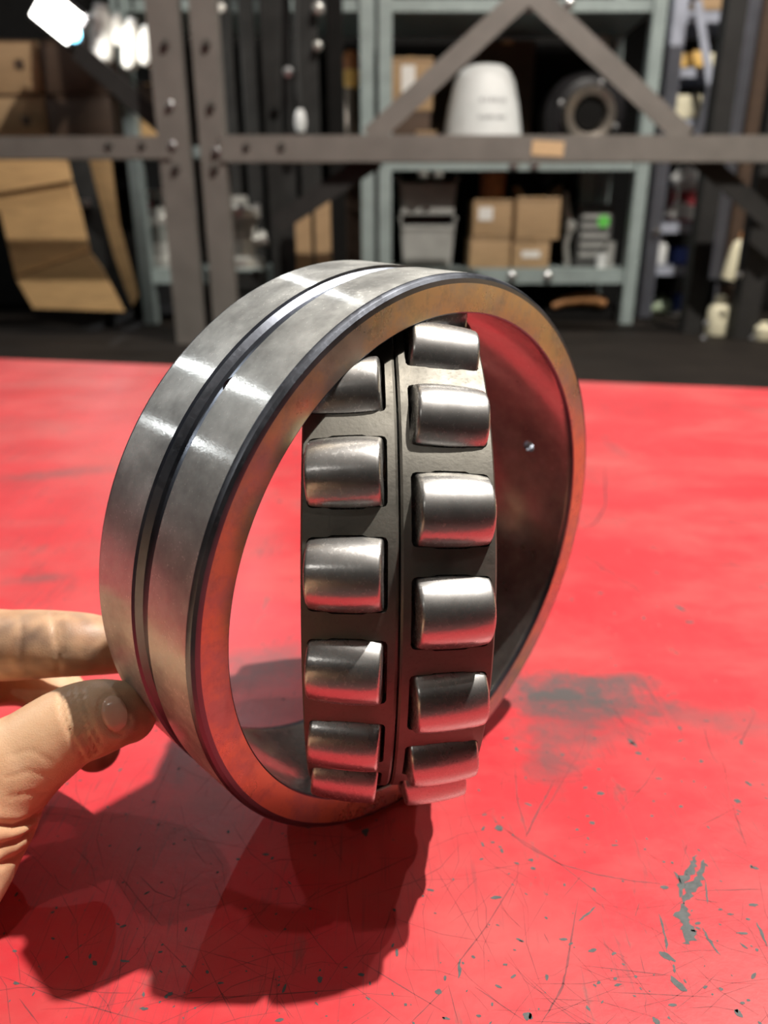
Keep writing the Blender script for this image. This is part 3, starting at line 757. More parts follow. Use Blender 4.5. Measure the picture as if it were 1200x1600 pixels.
MB().bar(at(1085, 240, YR + 0.03), at(1225, 362, YR + 0.03), 0.050, 0.006).build('brace', M['rack_dark'], rk2, world=True)  # likewise darkened by colour for its weaker light
MB().box(at(827, -14, YR + 0.03), (0.12, 0.006, 0.09)).build('gusset_plate', M['rack'], rk2, world=True)
for x_ in (1440,): ubar('upright', x_, 0.066, YR, DECK, 1.15, M['rack'], rk2)
for (px, py, k) in ((338, 235, 1), (385, 229, 0), (440, 229, 0), (323, 68, 0), (330, 165, 0), (336, 262, 0)): bolt(px, py, YR - 0.0085, M['bolt'] if k else M['bolt_dark'], bm2 if 200 < py < 250 and px > 350 else up2)
p = at(856, 232, YR - 0.0095)
MB().box(p, (0.084, 0.0012, 0.036), Matrix.Rotation(R(3), 3, 'Y')).build('label_sticker', M['tan_paper'], bm2, world=True)['label'] = 'tan paper sticker on the beam'

# dark rack at the right, two uprights with bolt heads
rk3 = thing('dark_rack', 'dark steel rack with two leaning-looking uprights at the right edge', 'rack', (1.1, 2.45, DECK))
ubar('upright', 1098, 0.056, 2.42, DECK, 1.2, M['rack_dark'], rk3, pyref=400)
ubar('upright', 1184, 0.066, 2.30, DECK, 1.2, M['rack_dark'], rk3, pyref=400)
for px, py in ((1104, 505), (1100, 528), (1155, 430), (1176, 528)): bolt(px, py, 2.29, M['bolt'], rk3, 0.007)

# ------------------------------------------------------------------ grey-green shelving
YS, YB = 2.70, 3.15
SH_Z = [(Z(443, YS), Z(420, YS)), (Z(266, YS), Z(249, YS)), (Z(18, YS), Z(-2, YS)), (Z(246, YS), Z(228, YS))]   # bottom/top of each shelf's front edge
def shelf_unit(label, post_px, x_px0, x_px1, levels, back_px=None, mat='green'):
    t = thing('shelving_unit', label, 'shelving', (X((x_px0 + x_px1) / 2, YS, 0.4), YS, DECK))
    for px, pyr in post_px:
        x = X(px, YS, Z(pyr, YS))
        c = MB(); c.box((x, YS - 0.012, 0.5 + DECK / 2), (0.042, 0.004, 1.0 - DECK)); c.box((x - 0.019, YS + 0.008, 0.5 + DECK / 2), (0.004, 0.04, 1.0 - DECK)); c.box((x + 0.019, YS + 0.008, 0.5 + DECK / 2), (0.004, 0.04, 1.0 - DECK))
        c.build('post', M[mat], t, world=True)
        c = MB(); c.box((x, YB, 0.5 + DECK / 2), (0.042, 0.03, 1.0 - DECK)); c.build('post', M[mat], t, world=True)
    x0, x1 = X(x_px0, YS, 0.4), X(x_px1, YS, 0.4)
    for k in levels:
        z0, z1 = SH_Z[k]
        c = MB(); c.box(((x0 + x1) / 2, (YS + YB) / 2 + 0.01, z1 - 0.002), (x1 - x0, YB - YS + 0.02, 0.004)); c.box(((x0 + x1) / 2, YS + 0.002, (z0 + z1) / 2), (x1 - x0, 0.004, z1 - z0)); c.box(((x0 + x1) / 2, YS + 0.012, z0 + 0.002), (x1 - x0, 0.018, 0.004))
        c.build('shelf', M[mat], t, world=True)
    c = MB(); c.box(((x0 + x1) / 2, YB + 0.05, 0.5 + DECK / 2), (x1 - x0, 0.004, 1.0 - DECK)); c.build('gap_dark_panel', M['black'], t, world=True)  # dark of the shelf gaps, put in as a black sheet
    return t
su1 = shelf_unit('grey-green steel shelving unit in the centre holding a white bucket and cartons', ((602, 200), (1010, 200)), 596, 1014, (0, 1, 2))
su2 = shelf_unit('grey-green steel shelving unit at left behind the paired uprights', ((205, 200), (574, 200)), 199, 580, (0, 2, 3))
# short back post seen under the middle shelf
p = at(919, 282, YB - 0.03); MB().box((p.x, p.y, Z(290, YB - .03)), (0.06, 0.03, 0.19)).build('post', M['green'], su1, world=True)
for px, py in ((800, 433), (856, 433), (803, 258), (836, 258), (890, 4)):
    p = at(px, py, YS - 0.004); MB().lathe([(0, 0.004), (0.012, 0.003), (0.016, 0), (0, 0)], 16, Matrix.Translation(p) @ Matrix.Rotation(math.pi / 2, 4, 'X')).build('shelf_clip', M['bolt'], su1, True, world=True)

# ---- things on the shelves.  place by photo columns, the shelf top they stand on and a top row
def span(px0, px1, pytop, Y, zb):
    zt = Z(pytop, Y); zm = (zb + zt) / 2
    x0, x1 = X(px0, Y, zm), X(px1, Y, zm)
    return (x0 + x1) / 2, x1 - x0, zt - zb
def carton(px0, px1, pytop, Y, zb, label, depth=0.2, mat='card', rz=0.0, lab=None, tape=True, flaps=False, group=None):
    x, wd, h = span(px0, px1, pytop, Y, zb)
    t = thing('cardboard_carton', label, 'carton', (x, Y + depth / 2, zb + 0.0005), rz, group)
    MB().box((0, 0, h / 2), (wd, depth, h), None, min(wd, h) * 0.03).build('carton_body', M[mat], t, True)
    if tape: MB().box((0, -depth / 2 + 0.0, h * 0.985), (wd * 0.18, 0.0016, h * 0.03 + 0.002)).build('tape_end', M['tape'], t); MB().box((0, 0, h + 0.0006), (wd * 0.18, depth * 0.96, 0.0012)).build('tape', M['tape'], t)
    MB().box((0, -depth / 2 - 0.0004, h * 0.93), (wd * 0.96, 0.0012, 0.003)).build('flap_seam', M['card_dark'], t)
    if lab:
        lx, lz, lw, lh = lab; MB().box((lx * wd, -depth / 2 - 0.0008, lz * h), (lw * wd, 0.0012, lh * h)).build('shipping_label', M['paper'], t)
    if flaps:
        for s_ in (-1, 1): MB().box((s_ * wd * 0.42, 0, h + 0.018), (0.004, depth * 0.9, 0.04), Matrix.Rotation(s_ * 0.6, 3, 'Y')).build('flap', M[mat], t)
    return t
Z0, Z1, Z2, Z3 = SH_Z[0][1], SH_Z[1][1], SH_Z[2][1], SH_Z[3][1]
YI = YS + 0.06
# bottom shelf, centre unit
carton(734, 797, 371, YI, Z0, 'lower left tan carton of the four stacked on the bottom shelf', 0.16)
x, wd, h1 = span(734, 797, 371, YI, Z0)
carton(739, 800, 312, YI, Z0 + h1 + 0.0025, 'tan carton with white label, upper left of the four stacked', 0.16, lab=(-0.18, 0.62, 0.36, 0.36))
carton(801, 858, 376, YI, Z0, 'lower right tan carton of the four stacked on the bottom shelf', 0.16, lab=(0.0, 0.5, 0.5, 0.25))
x, wd, h2 = span(801, 858, 376, YI, Z0)
carton(804, 874, 308, YI, Z0 + h2 + 0.0025, 'tan carton with bent open flaps, upper right of the four stacked', 0.15, rz=R(3), flaps=True)
def tub(px0, px1, pytop, Y, zb, label, mat='grey_tub'):
    x, wd, h = span(px0, px1, pytop, Y, zb)
    t = thing('storage_tub', label, 'tub', (x, Y + 0.09, zb + 0.0005)); a, d = wd / 2, 0.08
    c = MB(); th = 0.005
    c.box((0, 0, 0.006), (wd * .86, d * 1.7, 0.006))
    for s_ in (-1, 1):
        c.box((s_ * a * 0.90, 0, h / 2), (th, d * 1.8, h * 0.98), Matrix.Rotation(s_ * 0.08, 3, 'Y')); c.box((0, s_ * d * 0.9, h * 0.40), (wd * 0.86, th, h * 0.76))
    c.build('tub_body', M[mat], t)
    MB().box((0, -d * 0.9, h * 0.80), (wd * 0.94, 0.012, h * 0.10), None, 0.002).build('front_lip', M[mat], t)
    for s_ in (-1, 1): MB().box((s_ * a * 0.97, 0, h * 0.985), (0.012, d * 1.86, 0.012), None, 0.002).build('rim', M[mat], t)
    MB().box((0, d * 0.9, h * 0.97), (wd * 0.9, 0.012, 0.014), None, 0.002).build('rim', M[mat], t)
    MB().box((0, d * 0.35, h * 0.34), (wd * .78, d * 1.0, h * 0.5), None, 0.006).build('contents', M['gunmetal'], t)
    return t
tub(625, 712, 340, YI + .02, Z0, 'lower grey plastic tub of the stack left of the cartons')
x, wd, h1 = span(625, 712, 340, YI + .02, Z0)
tub(622, 716, 278, YI + .02, Z0 + h1 + 0.008, 'upper grey plastic tub of the stack left of the cartons')
# bowl on cartons, brown round tin
x, wd, h = span(750, 790, 268, YI + .10, Z0 + 0.27)
# slotted grey block with green sticker
x, wd, h = span(903, 956, 318, YI + .05, Z0)
t = thing('slotted_block', 'dark grey slotted machine block with a round green sticker', 'machine part', (x, YI + .12, Z0 + 0.0005))
MB().box((0, 0, h / 2), (wd, 0.13, h), None, 0.005).build('block_body', M['dark_tub'], t)
for k in range(5): MB().box((0, -0.066, h * (0.2 + 0.15 * k)), (wd * 0.8, 0.006, h * 0.07), None, 0.001).build('rib', M['grey_tub'], t)
MB().lathe([(0, 0.002), (0.020, 0.002), (0.021, 0)], 20, Matrix.Translation((wd * 0.22, -0.069, h * 0.72)) @ Matrix.Rotation(math.pi / 2, 4, 'X')).build('sticker', M['lime'], t)['label'] = 'round green sticker'
x, wd, h = span(880, 896, 300, YI + .06, Z0)
t = thing('silver_lever', 'bent silver lever standing between the cartons and the slotted block', 'lever', (x, YI + .08, Z0))
MB().tube([(0.01, 0, 0.006), (0.0, 0, h * .3), (0.012, 0, h * .55), (-0.008, 0, h * .8), (-0.014, 0, h)], [0.012, 0.010, 0.014, 0.013, 0.009], 12).build('lever_arm', M['cast'], t, True)
MB().lathe([(0, 0.02), (0.016, 0.018), (0.02, 0), (0.016, -0.018), (0, -0.02)], 16, Matrix.Translation((0.012, 0, h * .55))).build('pivot_boss', M['cast'], t, True)
def cup(px0, px1, pytop, Y, zb, label, mat='white', taper=0.8, name='white_cup', cat='cup', band=None):
    x, wd, h = span(px0, px1, pytop, Y, zb); r = wd / 2
    t = thing(name, label, cat, (x, Y + r, zb + 0.0005))
    MB().lathe([(0, 0), (r * taper, 0), (r * taper, 0.002), (r, h * 0.96), (r * 1.04, h * .97), (r * 1.04, h), (r * .94, h), (r * taper * .94, 0.006), (0, 0.006)], 28).build('cup_body', M[mat], t, True)
    if band: MB().lathe([(r * .93, h * .35), (r * .96, h * .35), (r * 1.0, h * .65), (r * .97, h * .65)], 28, None, True).build('band', M[band], t, True)
    return t
cup(933, 950, 396, YI - 0.03, Z0, 'small white cup in front of the slotted block')
cup(946, 962, 378, YI + 0.01, Z0, 'taller greyish cup behind the small white cup', 'grey_tub', 0.9)
# curved wooden arc lying under the bottom shelf
t = thing('wooden_arc', 'curved orange-brown wooden piece lying under the bottom shelf', 'wood piece', (X(905, YI, DECK), YI, DECK))
zz = Z(490, YI) - DECK
MB().box((0, 0.06, 0.02), (0.26, 0.12, 0.04), None, 0.004).build('block', M['black'], t)
MB().tube([(-0.10, 0, 0.052), (-0.06, 0, 0.070), (0, 0, 0.078), (0.05, 0, 0.076), (0.085, 0, 0.062)], [0.012, 0.018, 0.022, 0.024, 0.018], 14).build('arc_rail', M['wood'], t, True)
# hanging under the middle shelf: round brown tin and dark coil
x, wd, h = span(748, 792, 266, YI + .02, Z0 + 0.262)
t = thing('brown_tin', 'round rusty brown tin on top of the labelled carton', 'tin', (X(770, YI + .06, .3), YI + .08, Z0 + 0.0)); 
_, _, hA = span(734, 797, 371, YI, Z0); _, _, hB = span(739, 800, 312, YI, Z0 + hA + 0.0025)
zt = Z0 + hA + 0.0025 + hB + 0.0025; t.location.z = zt; ht = max(0.05, Z(270, YI + .08) - zt)
MB().lathe([(0, 0), (0.042, 0), (0.044, 0.004), (0.044, ht * .9), (0.046, ht * .92), (0.046, ht), (0.04, ht), (0, ht * .96)], 24).build('tin_body', M['orange'], t, True)
MB().lathe([(0.0442, ht * .3), (0.0452, ht * .3), (0.0452, ht * .36), (0.0442, ht * .36)], 24, None, True).build('bead', M['orange'], t, True)
# bowl-shaped lids under the middle shelf, left
for px, py, lb in ((662, 262, 'left of two small clear caps hung under the middle shelf'), (685, 264, 'right of two small clear caps hung under the middle shelf')):
    p = at(px, py, YS + 0.02); t = thing('clear_cap', lb, 'cap', (p.x, p.y, SH_Z[1][0] - 0.024))
    MB().lathe([(0, 0), (0.012, 0.001), (0.018, 0.008), (0.018, 0.022), (0.021, 0.024), (0, 0.024)], 20).build('cap_body', M['cast'], t, True)
# middle shelf: white bucket
x, wd, h = span(692, 828, 96, YI, Z1)
r = wd / 2
t = thing('white_bucket', 'large white upturned plastic bucket with faded grey print on the middle shelf', 'bucket', (x, YI + r - .05, Z1 + 0.0005))
MB().lathe([(r * .93, 0.012), (r, 0.010), (r, 0.0), (r * 1.03, 0.0), (r * 1.03, 0.016), (r * .99, 0.018), (r * .93, h * .3), (r * .83, h * .6), (r * .70, h * .84), (r * .58, h * .95), (r * .45, h * .995), (0, h)], 48).build('bucket_body', M['white'], t, True, 40)
MB().lathe([(r * .965, h * .17), (r * .985, h * .17), (r * .985, h * .19), (r * .955, h * .19)], 48, None, True).build('rib', M['white'], t, True)
pk = MB()
for row, (zf, n_) in enumerate(((0.61, 6), (0.44, 8))):
    for k in range(n_):
        a = R(-90 - 5 + 44 * (k + .5) / n_ - 8); rr = (r * .82 if zf > .5 else r * .885)
        hh = 0.015 if zf > .5 else 0.009
        q = Vector((rr * math.cos(a), rr * math.sin(a), h * zf + (row % 2) * .0)); pk.box(q, ((0.010, 0.0075, 0.012)[k % 3], 0.004, hh * (1, .8, .9)[k % 3]), Matrix.Rotation(a + math.pi / 2, 3, 'Z'))
pk.build('faded_print', M['ink'], t)['kind'] = 'stuff'
# tan carton with label behind the brace, brown cartons above
carton(606, 676, 118, YI + .03, Z1 + 0.10, 'tan carton with white label left of the bucket', 0.15, lab=(-0.05, 0.6, 0.3, 0.5))
carton(604, 672, 174, YI + .02, Z1, 'brown carton under the labelled tan carton', 0.18, 'card_dark')
x, wd, h = span(604, 672, 174, YI + .02, Z1)
for o in list(COL.objects):
    if o.get('label') == 'tan carton with white label left of the bucket':
        for c in o.children: pass
        o.location.z = Z1 + h + 0.003
carton(650, 682, 205, YI - .03, Z1, 'small narrow tan carton standing before the brown one', 0.04, tape=False)
carton(676, 738, 92, YI + .30, Z1, 'tall brown carton behind the bucket on its left', 0.06, 'card_dark')
for o in list(COL.objects):
    if o.get('label', '').startswith('tall brown carton behind'): pass
carton(744, 832, 62, YI + .30, Z1, 'large brown carton behind the bucket', 0.06, 'card_dark')
# dark motor with flange ring
x, wd, h = span(868, 968, 128, YI, Z1)
t = thing('dark_motor', 'dark round motor housing with a pale ring flange facing out', 'motor', (X(918, YI + .05, Z1 + .08), YI + .12, Z1 + 0.0005))
cz = Z(176, YI) - Z1; rm = cz * 1.0
toY = Matrix.Rotation(math.pi / 2, 4, 'X')
MB().lathe([(0, -0.10), (rm * .8, -0.10), (rm * .98, -0.08), (rm * .98, 0.02), (rm * .8, 0.05), (rm * .72, 0.055), (0, 0.055)], 40, Matrix.Translation((0, 0, cz)) @ toY).build('motor_housing', M['gunmetal'], t, True)
MB().lathe([(rm * .34, 0.05), (rm * .40, 0.085), (rm * .56, 0.090), (rm * .60, 0.08), (rm * .60, 0.05)], 40, Matrix.Translation((0, 0, cz)) @ toY, True).build('flange_ring', M['ring_grey'], t, True)
MB().lathe([(0, 0.07), (rm * .33, 0.07), (rm * .34, 0.05), (0, 0.05)], 32, Matrix.Translation((0, 0, cz)) @ toY).build('bore', M['black'], t, True)
for k in range(4):
    a = R(60 + 90 * k + 10); MB().lathe([(0, 0.062), (0.009, 0.060), (0.010, 0.052), (0, 0.052)], 10, Matrix.Translation((rm * .70 * math.cos(a), 0, cz + rm * .70 * math.sin(a))) @ toY).build('bolt', M['bolt'], t, True)
MB().box((0, 0.02, 0.006), (rm * 2.0, 0.12, 0.012), None, 0.002).build('foot', M['gunmetal'], t)
# small grey knob high right of the brace
p = at(941, 66, YS + 0.3)
t = thing('grey_knob', 'small pale grey knob on a dark stem high beside the right brace', 'knob', (p.x, p.y, Z1 + .0005))
MB().tube([(0, 0, 0.0), (0, 0, p.z - Z1)], 0.012, 10).build('stem', M['black'], t)
MB().lathe([(0, -.02), (0.02, -.016), (0.026, 0), (0.02, .02), (0, .024)], 18, Matrix.Translation((0, 0, p.z - Z1))).build('knob_head', M['cast'], t, True)

# ---- left unit and left of the rack
# work light
p = at(88, 24, 2.36)
t = thing('work_lamp', 'glaring white work lamp at the top left corner', 'lamp', (p.x, p.y, p.z - 0.11))
rot = Matrix.Rotation(R(38), 3, 'Y')
MB().box((0, 0.03, 0.11), (0.135, 0.05, 0.105), rot, 0.006).build('lamp_body', M['gunmetal'], t)
MB().box((0, 0.001, 0.11), (0.112, 0.008, 0.085), rot, 0.003).build('lamp_glass', M['glow'], t)
q = at(114, 53, 2.36) - t.location
MB().lathe([(0, 0.014), (0.017, 0.01), (0.02, 0), (0.017, -0.012), (0, -0.014)], 18, Matrix.Translation((q.x, 0.0, q.z)) @ toY).build('blue_lens', M['glow_blue'], t, True)
wl = bpy.data.lights.new('lamp_light', 'AREA'); wl.shape = 'DISK'; wl.size = 0.05; wl.energy = 2.6; wl.color = (1, 0.97, 0.92)
wo = bpy.data.objects.new('lamp_light', wl); COL.objects.link(wo); wo.parent = t; wo.location = (0.06, -0.02, 0.10); wo.rotation_euler = (R(35), 0, R(-60))
MB().tube([(0, 0.06, 0.11), (0.02, 0.09, 0.5)], 0.012, 8).build('hanger', M['black'], t)
# white wrapped rolls hanging in a bunch
YW = 2.49
def roll(pxa, pya, pxb, pyb, wpx, label):
    a, b_ = at(pxa, pya, YW), at(pxb, pyb, YW); r = wpx / 2 * YW / 1400
    t = thing('wrapped_roll', label, 'roll', b_, 0, 'white wrapped rolls at top left')
    d = a - b_; Ln = d.length; mt_ = d.to_track_quat('Z', 'Y').to_matrix().to_4x4()
    MB().lathe([(0, 0), (r * .55, 0.0), (r * .9, Ln * .08), (r, Ln * .2), (r * 1.02, Ln * .5), (r, Ln * .75), (r * .8, Ln * .86), (r * .45, Ln * .92)], 24, mt_).build('wrapped_body', M['wrap'], t, True, 60)
    MB().lathe([(r * .45, Ln * .91), (r * .7, Ln * .93), (r * .62, Ln * .98), (r * .3, Ln), (0, Ln)], 24, mt_).build('wrapped_end', M['white'], t, True, 60)
    return t
for a in ((158, 6, 160, 100, 36, 'leftmost of the white wrapped rolls, largest'), (182, 20, 185, 72, 18, 'short white wrapped roll second from left, topmost'), (206, 28, 203, 110, 26, 'white wrapped roll third from left, hanging lowest'), (231, 40, 230, 104, 26, 'white wrapped roll beside the left upright')):
    roll(*a)
# crosswise arm the rolls hang from
t = thing('hanging_rail', 'dark steel rail above the white wrapped rolls', 'rail', at(190, -34, YW))
MB().box((0, 0, 0), (0.34, 0.03, 0.03), None, 0.003).build('rail_bar', M['black_sat'], t)
for px in (158, 182, 206, 231):
    q = at(px, 0, YW) - t.location; MB().tube([(q.x, 0, 0), (q.x, 0, -0.075)], 0.004, 6).build('hook', M['black_sat'], t)
# big cartons on the left
YC = 2.66
_zb = Z(214, YC) - 0.12
def leftbox(px0, px1, pyt, pyb, Y, label, depth, mat, marks=()):
    zb, zt = Z(pyb, Y), Z(pyt, Y); zm = (zb + zt) / 2; x0, x1 = X(px0, Y, zm), X(px1, Y, zm)
    t = thing('cardboard_carton', label, 'carton', ((x0 + x1) / 2, Y + depth / 2, zb))
    wd, h = x1 - x0, zt - zb
    MB().box((0, 0, h / 2), (wd, depth, h), None, 0.006).build('carton_body', M[mat], t, True)
    MB().box((0, -depth / 2 - 0.0005, h * .985), (wd * .97, 0.002, 0.004)).build('flap_seam', M['card_dark'], t)
    for (u, v) in marks: MB().lathe([(0, 0.002), (0.014, 0.002), (0.016, 0)], 20, Matrix.Translation((u * wd, -depth / 2 - 0.0, v * h)) @ toY).build('hand_hole', M['card_dark'], t)
    return t
ZL = DECK
# a lower pallet-like stand carries the stack
leftbox(-330, 62, 62, 147, 2.60, 'upper tan carton with round hand hole at far left', 0.06, 'card', ((0.42, 0.55),))
leftbox(-330, 74, 148.5, 236, 2.60, 'second tan carton down at far left, above the beam', 0.06, 'card', ((0.42, 0.55),))
leftbox(66, 172, 62, 147, 2.58, 'upper dark box standing for the shaded side of the tan cartons', 0.095, 'card_dark')  # side of the tan cartons, its shade put into the colour
leftbox(76, 176, 148.5, 236, 2.58, 'lower dark box standing for the shaded carton side, level with the beam', 0.095, 'card_dark')  # carton side continued downwards, shade painted in the same way
# shelf plate below them
t = thing('carton_platform', 'dark steel platform behind the left beam carrying the cartons', 'platform', (X(-80, 2.7, .4), 2.75, DECK))
zpl = Z(236, 2.60)
MB().box((0, 0, zpl - DECK - 0.011), (1.05, 0.36, 0.02)).build('platform_plate', M['black'], t)
for sx in (-0.5, 0.5):
    for sy in (-0.16, 0.16): MB().box((sx, sy, (zpl - DECK - 0.021) / 2), (0.03, 0.03, zpl - DECK - 0.021)).build('leg', M['black'], t)
# opened-out cardboard sheet leaning below
YK = 2.40
t = thing('cardboard_sheet', 'large creased cardboard sheet leaning under the left beam', 'cardboard', at(100, 485, YK + .12))
def sheet(poly, name, mat, y, th=0.006, lean=0.0):
    pts = [at(px, py, YK + y) for px, py in poly]
    c = MB(); b = bmesh.new()
    vs = [b.verts.new((p.x, p.y + lean * (p.z - DECK), p.z)) for p in pts]; f = b.faces.new(vs)
    r_ = bmesh.ops.extrude_face_region(b, geom=[f])
    for v in r_['geom']:
        if isinstance(v, bmesh.types.BMVert): v.co.y += th
    bmesh.ops.recalc_face_normals(b, faces=b.faces[:]); c._merge(b, Matrix())
    return c.build(name, mat, t, world=True)
sheet(((-60, 240), (103, 240), (112, 282), (-30, 306), (-60, 306)), 'upper_flap', M['card_gold'], 0.0)
sheet(((-30, 308), (112, 284), (126, 330), (140, 392), (24, 432), (0, 330)), 'middle_panel', M['card_gold'], 0.01)
sheet(((24, 434), (140, 394), (160, 420), (194, 487), (52, 482)), 'lower_panel', M['card_gold'], 0.0)
t0 = t
t = thing('cardboard_sheet', 'narrow cardboard strip between dark strap and shelving post', 'cardboard', at(180, 480, YK + .25))
sheet(((136, 240), (172, 240), (186, 350), (216, 462), (206, 480), (178, 400)), 'strip_panel', M['card_gold'], 0.16)
t = thing('dark_strap', 'wide black strap hanging between two pieces of cardboard', 'strap', at(150, 480, YK + .1))
ps = [at(px, py, YK + 0.08) for px, py in ((118, 236), (134, 300), (150, 360), (165, 420), (192, 484))]
c = MB()
for a, b_ in zip(ps, ps[1:]): c.bar(a, b_, 0.066, 0.006)
c.build('strap_web', M['black_sat'], t, world=True)
MB().box(at(128, 318, YK + 0.07), (0.05, 0.012, 0.022), None, 0.003).build('buckle', M['bolt'], t, world=True)
# things on the left unit's bottom shelf
def casting(px, Y, zb, rmm, h, label, seed):
    t = thing('aluminium_casting', label, 'casting', (X(px, Y, zb + .05), Y, zb + 0.0005), seed, 'silver castings on the left shelving')
    r = rmm
    MB().lathe([(0, 0), (r, 0), (r, h * .12), (r * .72, h * .16), (r * .6, h * .4), (r * .78, h * .62), (r * .95, h * .7), (r * .95, h * .82), (r * .5, h * .86), (r * .45, h), (r * .3, h), (r * .28, h * .6), (0, h * .6)], 32).build('casting_body', M['cast'], t, True, 25)
    for k in range(5):
        a = 2 * math.pi * k / 5 + seed; MB().lathe([(0, .016), (0.010, .014), (0.012, 0), (0, 0)], 8, Matrix.Translation((r * .82 * math.cos(a), r * .82 * math.sin(a), h * .82))).build('stud', M['bolt'], t, True)
    MB().tube([(r * .5, -r * .3, h * .35), (r * .9, -r * .8, h * .42)], [0.022, 0.026], 16).build('side_port', M['cast'], t, True)
    return t
casting(258, YI + .10, Z0, 0.075, 0.20, 'shiny silver pump casting left of the paired uprights', 0.4)
casting(374, 2.40, Z(418, 2.40), 0.072, 0.20, 'shiny silver pump casting right of the paired uprights', 1.3)
t = thing('dark_crate', 'dark crate on the bench under the right pump casting', 'crate', (X(374, 2.40, 0.0), 2.40, DECK))
zz = Z(418, 2.40) - DECK
for k in range(3): MB().box((0, 0, zz * (.18 + .32 * k)), (0.155, 0.15, zz * 0.26), None, 0.003).build('board', M['black_sat'], t)
MB().box((0, 0, zz - 0.004), (0.16, 0.155, 0.008), None, 0.002).build('crate_lid', M['green'], t)
for sx in (-.07, .07): MB().box((sx, 0, zz / 2 - 0.004), (0.012, 0.157, zz - 0.008)).build('corner_post', M['black_sat'], t)
x, wd, h = span(218, 266, 290, YI + .2, Z0 + .19)
t = thing('white_tray', 'white oval tray above the left pump casting', 'tray', (X(242, YI + .2, .3), YI + .22, Z0))
zt = Z(305, YI + .2) - Z0
MB().tube([(0, 0, 0), (0, 0, zt - 0.02)], 0.015, 10).build('stand', M['black'], t)
MB().lathe([(0, 0), (0.03, 0), (0.048, 0.016), (0.050, 0.036), (0.046, 0.036), (0.03, 0.01), (0, 0.01)], 28, Matrix.Translation((0, 0, zt - .02))).build('tray_dish', M['white'], t, True)
t = thing('red_canister', 'dark red canister partly behind the left upright', 'canister', (X(232, YI + .33, .35), YI + .33, Z0))
MB().lathe([(0, 0), (0.05, 0), (0.05, 0.21), (0.035, 0.235), (0.02, 0.24), (0.02, 0.26), (0, 0.26)], 24).build('canister_body', M['red_cloth'], t, True)
MB().box((0, 0, 0.262), (0.05, 0.014, 0.012), None, 0.003).build('canister_valve', M['black_sat'], t)
# orange cartons above the beam at left
carton(202, 262, 172, 2.80, Z3, 'orange-brown carton behind the dark left brace', 0.12, 'card_gold')
carton(214, 258, 130, 2.96, Z3, 'rust brown carton tucked behind the left upright', 0.12, 'card_dark')
# dark upright bars in the middle
for px, wdm, Y, mt_, lb in ((362, 0.05, 2.50, 'black_sat', 'dark steel bar standing right of the paired uprights'), (398, 0.045, 2.58, 'black_sat', 'second dark steel bar from the paired uprights, behind the first'), (440, 0.09, 2.55, 'black_sat', 'widest dark steel bar in the middle gap'),
                            (486, 0.06, 2.52, 'black_sat', 'dark steel bar just right of the widest one'), (527, 0.05, 2.62, 'black', 'blackest steel bar, nearest the green shelving post')):
    t = thing('steel_bar', lb, 'bar', (X(px, Y, .4), Y, DECK), 0, 'dark bars standing in the middle gap')
    MB().box((0, 0, 0.56), (wdm, 0.03, 1.12), None, 0.004).build('bar_stock', M[mt_], t)
    MB().box((0, 0, 0.004), (wdm * 1.02, 0.06, 0.008)).build('foot_plate', M['black'], t)
p = at(470, 206, 2.46)
t = thing('hanging_rod', 'thin dark rod with a white rounded tip hanging before the dark bars', 'rod', p)
MB().lathe([(0, -0.004), (0.012, 0.0), (0.017, 0.02), (0.015, 0.045), (0.008, 0.06), (0, 0.06)], 18).build('white_tip', M['white'], t, True)
MB().tube([(0, 0, 0.055), (-0.003, 0, 0.12), (-0.006, 0.01, 0.20), (0.004, 0.02, 0.50)], 0.009, 10).build('rod_stem', M['black_sat'], t, True)
MB().lathe([(0, 0.01), (0.012, 0.006), (0.014, 0), (0, -0.01)], 12, Matrix.Translation((-0.03, -0.005, Z(113, 2.46) - p.z)) @ toY).build('clip', M['bolt'], t, True)
for px, py, r_, mt_, lb in ((496, 72, 0.014, 'cast', 'small round pale knob high on the dark bars'), (497, 14, 0.018, 'cast', 'pale round knob near the top edge above the dark bars'), (346, 13, 0.014, 'wrap', 'small cream knob at the top beside the paired uprights')):
    p = at(px, py, 2.49); t = thing('round_knob', lb, 'knob', p)
    MB().lathe([(0, r_), (r_ * .7, r_ * .7), (r_, 0), (r_ * .7, -r_ * .5), (0, -r_ * .6)], 16, toY).build('knob_face', M[mt_], t, True)
    MB().tube([(0, 0.004, 0), (0, 0.03, 0)], r_ * .5, 8).build('shank', M['black'], t)
# tan slats and brown board standing in the left unit
YT = 2.45
for px0, px1, pyt, lb in ((464, 488, 314, 'left and shorter of two tan wood offcuts standing on end'), (494, 518, 298, 'right and taller of two tan wood offcuts standing on end')):
    x, wd, h = span(px0, px1, pyt, YT, DECK); t = thing('wood_offcut', lb, 'wood', (x, YT, DECK + 0.0005), 0, 'tan offcuts standing before the dark bars')
    MB().box((0, 0, h / 2), (wd, 0.02, h), None, 0.003).build('offcut_board', M['card'], t)
    MB().box((0, -0.0105, h * .03), (wd * .9, 0.002, h * .05)).build('end_band', M['card_dark'], t)
x, wd, h = span(526, 566, 268, 2.86, Z0); t = thing('brown_board', 'dark brown board standing behind the green shelving post', 'board', (x, 2.86, Z0 + 0.0005))
MB().box((0, 0, h / 2), (wd, 0.03, h), None, 0.003).build('board_panel', M['card_dark'], t); MB().box((0, -.017, h * .5), (wd * .2, 0.004, h * .96)).build('batten', M['card_dark'], t)
